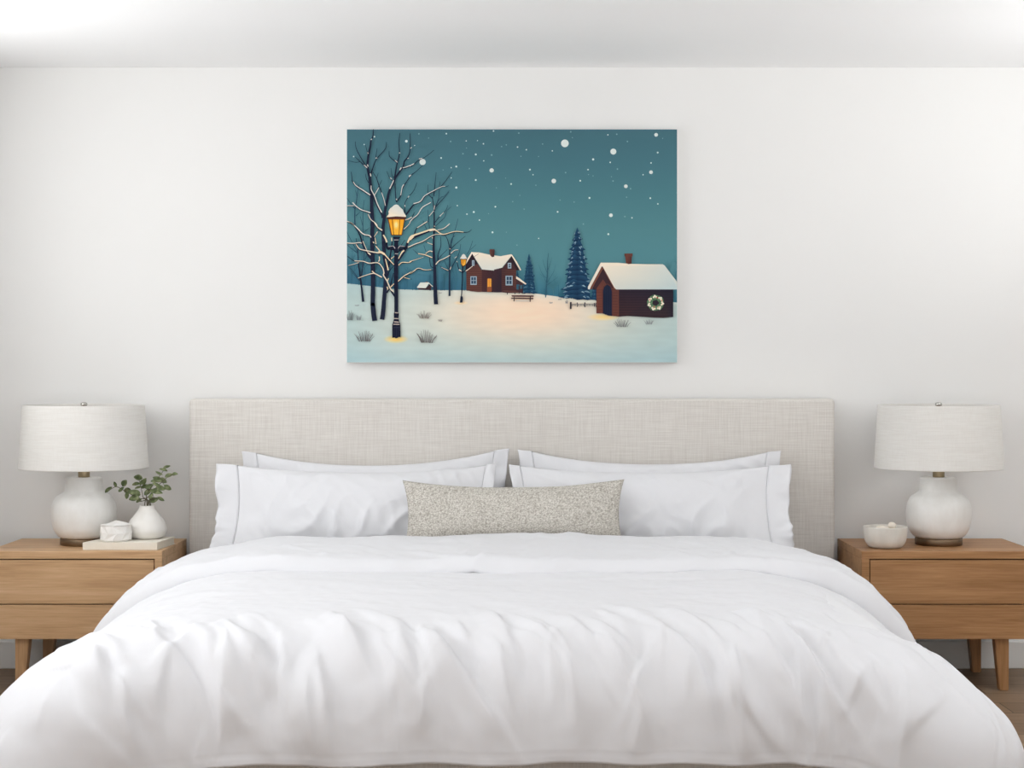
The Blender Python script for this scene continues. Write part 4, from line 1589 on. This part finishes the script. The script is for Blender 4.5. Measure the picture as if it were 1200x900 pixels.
# next tree
stroke(to(P6, (705, 310), (705, 600), (702, 900)) + to(Q1, (702, 555)), 1.2, 2.3, D2)
stroke(to(P6, (560, 90), (640, 110), (690, 240), (706, 330)), 0.5, 1.2, D2)
stroke(to(P6, (800, 90), (745, 150), (720, 320)), 0.5, 1.4, D2)
stroke(to(P6, (980, 100), (850, 210), (740, 310), (705, 360)), 0.4, 1.2, D2)
stroke(to(P4, (850, 470), (820, 600), (760, 800), (740, 900)), 0.4, 1.0, D3)
stroke(to(P6, (900, 240), (870, 400), (790, 560), (710, 700)), 0.4, 1.2, D3)
stroke(to(P6, (845, 460), (770, 600), (708, 700)), 0.5, 1.3, D2)
stroke(to(P6, (530, 620), (600, 680), (690, 715)), 0.5, 1.2, D2)
stroke(to(P6, (610, 540), (670, 660), (700, 700)), 0.4, 0.9, D3)
stroke(to(P6, (1110, 180), (1060, 330), (1010, 420)), 0.4, 0.7, D3)
stroke(to(P6, (1170, 250), (1070, 340)), 0.3, 0.5, D3)
nxt()
# tree A and tree B trunks
stroke(to(P1, (505, 20), (495, 150), (462, 225), (450, 330), (420, 470), (403, 620), (402, 700), (430, 820)) + to(P3, (440, 40), (455, 200), (472, 380), (476, 620))
       + to(P5, (488, 0), (482, 300), (490, 600)) + to(P7, (495, 0), (498, 400), (493, 700)) + to(P8, (330, 20), (340, 130), (352, 210)), 0.7, 5.9, D1, pw=0.7)
stroke(to(P1, (1150, 95), (1150, 380), (1110, 510), (1050, 590), (1025, 690), (960, 780), (890, 880)) + to(P3, (860, 130), (790, 270), (745, 460), (710, 620), (690, 800))
       + to(P5, (675, 100), (682, 350), (700, 640)) + to(P7, (728, 20), (722, 240), (705, 480), (690, 650)) + to(P8, (455, 60), (448, 130), (438, 195)), 0.5, 5.4, D1, pw=0.75)
br = [
    (to(P1, (970, 90), (955, 250), (962, 450), (930, 590), (900, 740), (880, 880)), 0.5, 1.9),
    (to(P1, (735, 245), (715, 365), (560, 550), (500, 690), (455, 830)), 0.5, 1.6),
    (to(P1, (570, 360), (545, 540)), 0.4, 0.9),
    (to(P1, (185, 240), (210, 380), (330, 600), (400, 700)), 0.5, 1.3),
    (to(P1, (185, 510), (300, 620), (400, 710)), 0.5, 1.5),
    (to(P1, (60, 575), (190, 605), (270, 595)), 0.4, 0.7),
    (to(P1, (365, 300), (412, 480)), 0.4, 0.9),
    (to(P1, (780, 410), (795, 510), (920, 610)), 0.5, 1.1),
    (to(P1, (740, 760), (790, 880)) + to(P3, (800, 60), (850, 110)), 0.4, 1.1),
    (to(P1, (815, 710), (835, 850)) + to(P3, (868, 40)), 0.4, 0.8),
    (to(P1, (500, 780), (560, 890)) + to(P3, (610, 210), (680, 400), (712, 560)), 0.6, 1.5),
    (to(P1, (590, 790), (560, 890)), 0.4, 0.6),
    (to(P3, (655, 90), (600, 200), (530, 340), (520, 380)), 0.4, 0.9),
    (to(P1, (365, 810), (380, 890)) + to(P3, (420, 140)), 0.4, 0.8),
    (to(P1, (115, 770), (130, 900)) + to(P3, (135, 110), (200, 200), (330, 290), (465, 375)), 0.6, 2.0),
    (to(P3, (455, 200), (500, 340), (560, 520), (650, 690), (665, 760)), 1.6, 2.6),
    (to(P3, (140, 480), (200, 560), (290, 625), (370, 650), (460, 690)), 0.7, 1.6),
    (to(P3, (40, 555), (165, 555)), 0.7, 0.7),
    (to(P3, (405, 690), (450, 790), (540, 860), (570, 900)) + to(P5, (510, 10), (570, 100), (665, 180)), 0.9, 2.2),
    (to(P3, (40, 825), (100, 850), (180, 900)) + to(P5, (60, 0), (180, 80), (320, 220), (440, 260), (470, 285)), 0.8, 1.6),
    (to(P5, (40, 385), (150, 385), (250, 378), (300, 388)), 0.9, 1.1),
    (to(P5, (180, 85), (260, 220), (330, 430), (400, 560), (470, 650)), 1.2, 2.8),
    (to(P5, (195, 395), (255, 485), (380, 520), (520, 550), (680, 575), (760, 660), (870, 770)), 1.1, 1.9),
    (to(P5, (610, 100), (575, 180), (520, 270), (510, 370)), 0.7, 1.0),
    (to(P5, (530, 280), (550, 420), (610, 510)), 0.7, 1.0),
    (to(P5, (40, 600), (170, 690), (330, 705), (430, 740), (580, 735), (660, 820), (690, 900)) + to(P7, (680, 180), (745, 300), (800, 430), (880, 560)), 0.7, 2.2),
    (to(P5, (60, 775), (150, 755), (250, 710)), 0.4, 1.0),
    (to(P5, (600, 560), (610, 660), (590, 720)), 0.8, 1.0),
    (to(P7, (230, 250), (340, 205), (480, 170), (530, 170), (660, 240)), 0.8, 1.5),
    (to(P5, (830, 290), (830, 400), (800, 600), (770, 800)), 1.0, 2.4),
    (to(P5, (880, 600), (810, 660)), 0.7, 1.0),
    (to(P7, (860, 20), (780, 130), (760, 200)), 0.8, 1.4),
    (to(P7, (860, 150), (830, 260), (800, 400)), 0.9, 1.6),
    (to(P7, (880, 340), (800, 410), (740, 500)), 0.9, 2.0),
    # limbs on the right side of the lamp
    (to(P3, (1170, 0), (1110, 90), (1015, 240), (985, 370), (905, 480)), 0.7, 1.6),
    (to(P1, (1200, 800), (1120, 880)), 0.5, 0.9),
    (to(P3, (885, 150), (890, 300), (905, 470)), 1.0, 1.2),
    (to(P2, (430, 90), (270, 215), (150, 275), (60, 355), (0, 380)) + to(P1, (1060, 710), (1010, 705)), 0.5, 1.3),
    (to(P2, (240, 350), (110, 470), (0, 550)), 0.5, 0.9),
    (to(P2, (130, 660), (80, 790), (20, 870)) + to(P3, (1130, 370), (1060, 500), (1060, 680)), 0.5, 1.0),
    (to(P2, (750, 470), (650, 610), (560, 720), (440, 810), (280, 895)) + to(P4, (200, 170), (80, 220), (0, 320)) + to(P3, (1080, 700)), 0.5, 1.9),
    (to(P2, (690, 715), (640, 735), (580, 735)), 0.3, 0.7),
    (to(P4, (380, 185), (220, 280), (150, 400), (60, 480), (0, 545)) + to(P5, (1150, 10), (1100, 80), (1030, 150)), 0.6, 1.3),
    (to(P4, (85, 360), (50, 430), (0, 470)) + to(P3, (1070, 800)), 0.5, 1.2),
    (to(P4, (435, 325), (340, 430), (320, 520), (130, 640), (85, 750)), 0.6, 1.4),
    (to(P4, (1090, 660), (1030, 705), (900, 715), (790, 705), (600, 755), (480, 690), (400, 675), (200, 750), (60, 810), (0, 850)) + to(P5, (1100, 380), (1080, 480)), 0.5, 3.0),
    (to(P4, (705, 565), (600, 650), (490, 675)), 0.7, 1.1),
    (to(P4, (600, 745), (420, 770), (230, 880)) + to(P6, (100, 250), (0, 300)) + to(P5, (1100, 450), (1030, 560), (940, 690)), 0.9, 2.0),
    (to(P5, (1060, 320), (990, 420), (940, 540)), 0.5, 0.8),
    (to(P6, (0, 560), (130, 500), (240, 470)), 1.0, 0.5),
    (to(P5, (1200, 690), (1130, 725), (1010, 725), (945, 775)), 0.8, 1.4),
    (to(P6, (415, 700), (270, 705), (150, 680), (60, 740), (0, 775)) + to(P7, (1200, 130), (1050, 210), (940, 310)), 0.7, 1.6),
    (to(P7, (1180, 260), (1040, 235)), 0.4, 0.8),
    (to(P6, (410, 385), (350, 375), (280, 425)), 1.1, 0.7),
    (to(P6, (145, 415), (270, 440), (400, 490)), 0.8, 1.3),
    (to(P6, (60, 335), (150, 420)), 0.3, 0.6),
    (to(P6, (280, 205), (350, 230), (410, 260)), 0.5, 1.0),
    (to(P6, (720, 440), (600, 510), (520, 545), (460, 610)), 0.9, 1.4),
    (to(P6, (860, 350), (790, 360), (725, 420)), 0.5, 0.9),
]
for pts, w0, w1 in br:
    stroke(pts, w0, w1, D1)
nxt()
# snow resting on the limbs
sn = [
    (to(P1, (340, 650), (395, 700)), 0.9, 1.0), (to(P1, (400, 640), (412, 680)), 1.0, 1.0), (to(P1, (885, 570), (925, 605)), 0.8, 0.9), (to(P1, (405, 430), (415, 455)), 0.7, 0.7),
    (to(P1, (540, 530), (575, 530)), 0.8, 0.5), (to(P1, (1020, 700), (1070, 690), (1200, 640)) + to(P2, (60, 340), (70, 335)), 0.9, 0.9), (to(P1, (965, 740), (995, 700)), 1.0, 1.3),
    (to(P1, (1105, 540), (1125, 530)), 0.8, 0.8), (to(P1, (1155, 360), (1180, 340)), 0.9, 0.7), (to(P1, (450, 800), (460, 850)), 1.1, 1.1), (to(P1, (480, 195), (460, 210)), 0.9, 0.9),
    (to(P1, (955, 440), (975, 440)), 0.8, 0.8),
    (to(P3, (790, 245), (850, 120), (858, 90)), 1.2, 0.7), (to(P3, (800, 50), (830, 80)), 0.7, 0.7),
    (to(P3, (150, 120), (200, 190), (330, 275), (450, 355)), 0.6, 1.3), (to(P3, (465, 190), (468, 260), (520, 360), (580, 520), (650, 660)), 0.8, 1.3),
    (to(P3, (600, 225), (540, 330), (525, 360)), 0.8, 0.7), (to(P3, (650, 310), (690, 430), (715, 540)), 0.6, 0.9), (to(P3, (140, 485), (200, 550), (290, 612), (370, 638), (455, 668)), 1.1, 1.0),
    (to(P3, (40, 543), (160, 543)), 0.7, 0.7), (to(P3, (410, 690), (460, 785), (545, 850), (575, 895)), 0.7, 1.0), (to(P5, (520, 5), (580, 95), (660, 150)), 1.0, 1.5),
    (to(P3, (40, 815), (110, 840), (170, 885)) + to(P5, (80, 5), (190, 80), (320, 210), (430, 240), (465, 275)), 0.9, 1.3),
    (to(P5, (38, 370), (150, 378), (250, 366), (300, 376)), 0.9, 0.9), (to(P5, (200, 395), (262, 475), (380, 505), (520, 535), (600, 545)), 0.8, 1.6), (to(P5, (590, 535), (640, 535), (700, 570)), 2.6, 2.4),
    (to(P5, (690, 560), (780, 660), (865, 755)), 1.4, 0.9), (to(P5, (545, 425), (600, 490), (620, 520)), 0.9, 1.3), (to(P5, (580, 170), (520, 260)), 0.7, 0.7),
    (to(P5, (320, 340), (380, 480), (400, 530)), 0.6, 0.7), (to(P5, (405, 540), (455, 580)), 1.2, 1.1), (to(P5, (500, 350), (515, 375)), 1.2, 1.2), (to(P5, (535, 280), (550, 390)), 0.8, 0.8),
    (to(P5, (680, 230), (720, 300), (742, 360)), 1.6, 1.8), (to(P5, (175, 685), (330, 695), (430, 728), (580, 720), (665, 805), (690, 895)) + to(P7, (682, 190), (745, 290), (800, 420), (860, 480)), 0.9, 1.5),
    (to(P5, (610, 610), (612, 670), (592, 700)), 1.0, 0.8), (to(P5, (60, 770), (150, 748), (250, 715)), 0.4, 0.7), (to(P5, (715, 650), (745, 760), (765, 850)), 0.9, 1.6),
    (to(P5, (825, 280), (828, 340)), 1.3, 0.9), (to(P5, (875, 605), (815, 650)), 0.7, 0.6), (to(P7, (235, 240), (340, 200), (480, 158), (530, 160), (655, 225)), 0.7, 1.3), (to(P7, (480, 115), (530, 155)), 1.2, 0.8),
    (to(P7, (745, 390), (760, 440)), 1.3, 1.2), (to(P7, (870, 335), (805, 400)), 1.0, 0.8), (to(P7, (770, 240), (755, 285)), 0.9, 0.9),
    (to(P3, (1040, 170), (1010, 220), (985, 360)), 1.0, 0.8), (to(P3, (1165, 0), (1130, 40)), 0.8, 0.6), (to(P3, (1130, 370), (1110, 400)), 0.8, 0.6), (to(P3, (905, 420), (918, 445)), 1.1, 1.0), (to(P3, (1055, 530), (1062, 560)), 0.8, 0.7),
    (to(P2, (80, 325), (0, 370)), 0.8, 1.0), (to(P2, (10, 530), (-10, 550)), 0.8, 0.8), (to(P2, (625, 725), (560, 735), (450, 790), (270, 890)) + to(P4, (190, 165), (70, 208)), 0.5, 1.1), (to(P2, (165, 245), (220, 235)), 0.8, 1.0),
    (to(P4, (375, 185), (225, 272), (145, 395), (60, 465), (0, 535)), 0.9, 0.9), (to(P4, (40, 440), (0, 465)) + to(P3, (1070, 795)), 0.8, 0.9), (to(P4, (425, 330), (345, 425)), 0.7, 0.8), (to(P4, (310, 520), (135, 630)), 0.9, 0.7),
    (to(P4, (0, 830), (60, 770), (200, 720), (400, 655), (470, 680), (590, 745), (790, 695), (950, 705)), 2.2, 0.6), (to(P4, (0, 835), (70, 775)), 3.2, 2.4), (to(P4, (350, 680), (450, 660)), 1.6, 2.0), (to(P4, (705, 560), (600, 642), (490, 668)), 0.9, 0.8),
    (to(P5, (1200, 240), (1150, 280), (1105, 370)), 2.6, 1.8), (to(P4, (560, 745), (420, 758), (230, 868)) + to(P6, (100, 240), (0, 285)) + to(P5, (1110, 445)), 0.7, 1.2), (to(P5, (1045, 500), (1000, 545), (945, 650)), 1.8, 0.8),
    (to(P5, (1190, 680), (1130, 715), (1010, 712), (945, 765)), 0.7, 1.0), (to(P5, (1150, 15), (1100, 75), (1040, 130)), 0.5, 0.9),
    (to(P6, (240, 470), (0, 550)), 0.4, 0.8), (to(P6, (380, 690), (270, 695), (150, 665), (60, 728), (0, 762)) + to(P7, (1200, 120), (1050, 198), (940, 295)), 0.6, 1.1), (to(P7, (1150, 255), (1045, 230)), 0.4, 0.7),
    (to(P6, (405, 375), (350, 365), (280, 412)), 1.1, 0.7), (to(P6, (150, 410), (270, 430), (400, 480)), 0.8, 1.1), (to(P6, (310, 215), (405, 250)), 0.5, 0.8), (to(P6, (710, 440), (600, 500), (520, 535), (460, 600)), 0.8, 1.2),
    (to(P6, (855, 342), (790, 352), (725, 405)), 0.5, 0.9), (to(P6, (700, 320), (722, 330)), 0.7, 0.7), (to(P6, (830, 460), (790, 490)), 0.6, 0.4), (to(P6, (730, 640), (712, 690)), 0.6, 0.8), (to(P6, (560, 650), (680, 705)), 0.4, 0.6),
    (to(P4, (600, 360), (530, 430)), 0.5, 0.7), (to(P4, (440, 240), (430, 310)), 0.7, 0.8), (to(P6, (395, 120), (405, 140)), 0.9, 0.8), (to(P4, (430, 605), (450, 605)), 0.8, 0.8), (to(P6, (830, 540), (860, 660)), 0.6, 0.5),
]
for i, (pts, w0, w1) in enumerate(sn):
    ym = pts[0][1]
    warm = float(sstep(225, 290, ym)) * math.exp(-((pts[0][0] - 470) / 60.0) ** 2)
    stroke(pts, w0, w1, mixc((216, 214, 208), (244, 218, 178), warm))
nxt()

# ---------------------------------------------------------------- far street lamp
stroke(to(P6, (935, 640), (930, 760)) + to(Q1, (928, 300), (915, 520), (910, 560)), 1.5, 1.2, (26, 36, 54))
poly([(895, 560), (932, 560), (940, 600), (932, 670), (882, 672)], (28, 36, 54), Q1)
stroke(to(P6, (880, 690), (930, 745)), 1.1, 1.6, (30, 38, 56))
stroke(to(P6, (1060, 650), (960, 720), (935, 745)), 0.7, 1.5, (30, 38, 56))
stroke(to(P6, (835, 560), (860, 660), (900, 735)), 0.7, 1.3, (30, 38, 56))
poly([(895, 500), (1002, 500), (990, 600), (960, 640), (920, 640), (905, 600)], (70, 50, 44), P6)
nxt()
poly([(903, 515), (994, 515), (982, 600), (950, 622), (930, 620), (912, 590)], [(224, 150, 44), (224, 150, 44), (240, 170, 50), (250, 190, 80), (250, 190, 80), (224, 150, 44)], P6)
stroke(to(P6, (1068, 660), (985, 715)), 0.8, 0.9, (232, 216, 196))
stroke(to(P6, (870, 690), (915, 720)), 1.3, 0.9, (226, 214, 200))
nxt()
poly([(885, 498), (905, 465), (925, 430), (950, 415), (975, 430), (995, 470), (1012, 498), (950, 505)], (226, 222, 212), P6)
stroke(to(P6, (935, 520), (932, 615)), 0.35, 0.35, (120, 76, 40))
nxt()

# ---------------------------------------------------------------- near street lamp
NV, NV2 = (24, 28, 48), (40, 44, 64)
poly(to(P5, (872, 300), (940, 300), (940, 560), (938, 900)) + to(P8, (628, 0), (628, 110), (636, 125), (630, 180), (640, 215), (652, 250), (655, 405), (640, 398), (620, 408), (600, 416), (585, 405), (558, 410),
                                                                 (558, 255), (570, 215), (578, 185), (576, 125), (582, 110), (582, 0)) + to(P5, (865, 900), (872, 560)), NV)
poly(to(P5, (845, 260), (985, 265), (955, 300), (955, 345), (865, 345), (860, 300)), NV)
stroke(to(P5, (880, 480), (850, 440), (790, 445), (770, 480), (740, 440), (735, 370)), 2.0, 2.4, NV)
stroke(to(P5, (940, 480), (970, 440), (1040, 440), (1055, 480), (1085, 440), (1105, 370)), 2.0, 2.4, NV)
poly([(770, 455), (890, 470), (880, 560), (860, 500), (780, 490)], NV, P5)
poly([(945, 470), (1040, 455), (1030, 490), (950, 530)], NV, P5)
poly([(740, 740), (1082, 738), (1066, 775), (1050, 790), (1000, 1060), (815, 1060), (760, 790), (752, 775)], (96, 52, 36), P3)
nxt()
poly([(775, 785), (1045, 785), (1000, 1052), (832, 1052)], [(240, 160, 34), (240, 160, 34), (250, 178, 52), (250, 178, 52)], P3)
nxt()
poly([(845, 785), (965, 785), (950, 1052), (865, 1052)], [(246, 176, 56), (246, 176, 56), (250, 184, 60), (250, 184, 60)], P3)
pc = to(P3, (905, 880))[0]
nxt()
for r_, c_ in ((4.2, (252, 196, 84)), (3.2, (254, 210, 112)), (2.1, (255, 224, 150))):
    poly([(pc[0] + r_ * 0.72 * math.cos(2 * math.pi * k / 18), pc[1] + r_ * 1.25 * math.sin(2 * math.pi * k / 18)) for k in range(18)], c_)
    nxt()
for p_ in (((838, 780), (862, 1055)), ((970, 780), (955, 1055)), ((768, 780), (825, 1055)), ((1052, 780), (1003, 1055))):
    stroke(to(P3, *p_), 0.75, 0.75, (104, 56, 30), None, 1)
stroke(to(P3, (745, 750), (910, 742), (1078, 750)), 1.5, 1.5, (72, 40, 40), None, 3)
stroke(to(P5, (825, 235), (1000, 235)), 0.9, 0.9, (80, 44, 36), None, 1)
for p_, w_ in ((((865, 320), (950, 320)), 0.9), (((885, 560), (940, 565)), 1.0), (((770, 440), (850, 425), (885, 470)), 0.8), (((940, 470), (970, 425), (1050, 435)), 0.8)):
    stroke(to(P5, *p_), w_, w_, (176, 172, 172), None, 2)
for p_, w_ in ((((588, 114), (630, 117)), 0.9), (((578, 182), (632, 185)), 0.9), (((578, 222), (640, 226)), 1.2), (((570, 250), (645, 252)), 0.9), (((566, 288), (650, 288)), 0.5)):
    stroke(to(P8, *p_), w_, w_, (206, 190, 178) if w_ > 0.6 else (62, 66, 84), None, 2)
for x in (578, 606, 634):
    stroke(to(P8, (x, 295), (x, 395)), 0.35, 0.35, (46, 50, 70), None, 1)
nxt()
SC1, SC2 = (222, 220, 210), (240, 226, 202)
poly([(733, 742), (775, 690), (770, 640), (800, 590), (838, 562), (870, 532), (905, 520), (942, 532), (975, 570), (1022, 612), (1045, 670), (1082, 728), (1070, 740), (910, 730), (760, 744)],
     [SC2, SC2, SC1, SC1, SC1, SC1, SC1, SC1, SC1, SC1, SC1, SC2, SC2, SC2, SC2], P3)

me = bpy.data.meshes.new('print')
me.from_pydata(aV, [], aF)
me.update()
at = me.color_attributes.new('ink', 'FLOAT_COLOR', 'CORNER')
flat = np.array([c + (1.0,) for cs in aC for c in cs], np.float32).reshape(-1)
at.data.foreach_set('color', flat)
# every face of the print looks into the room
pr = link('print', me, M['print'], art, False)
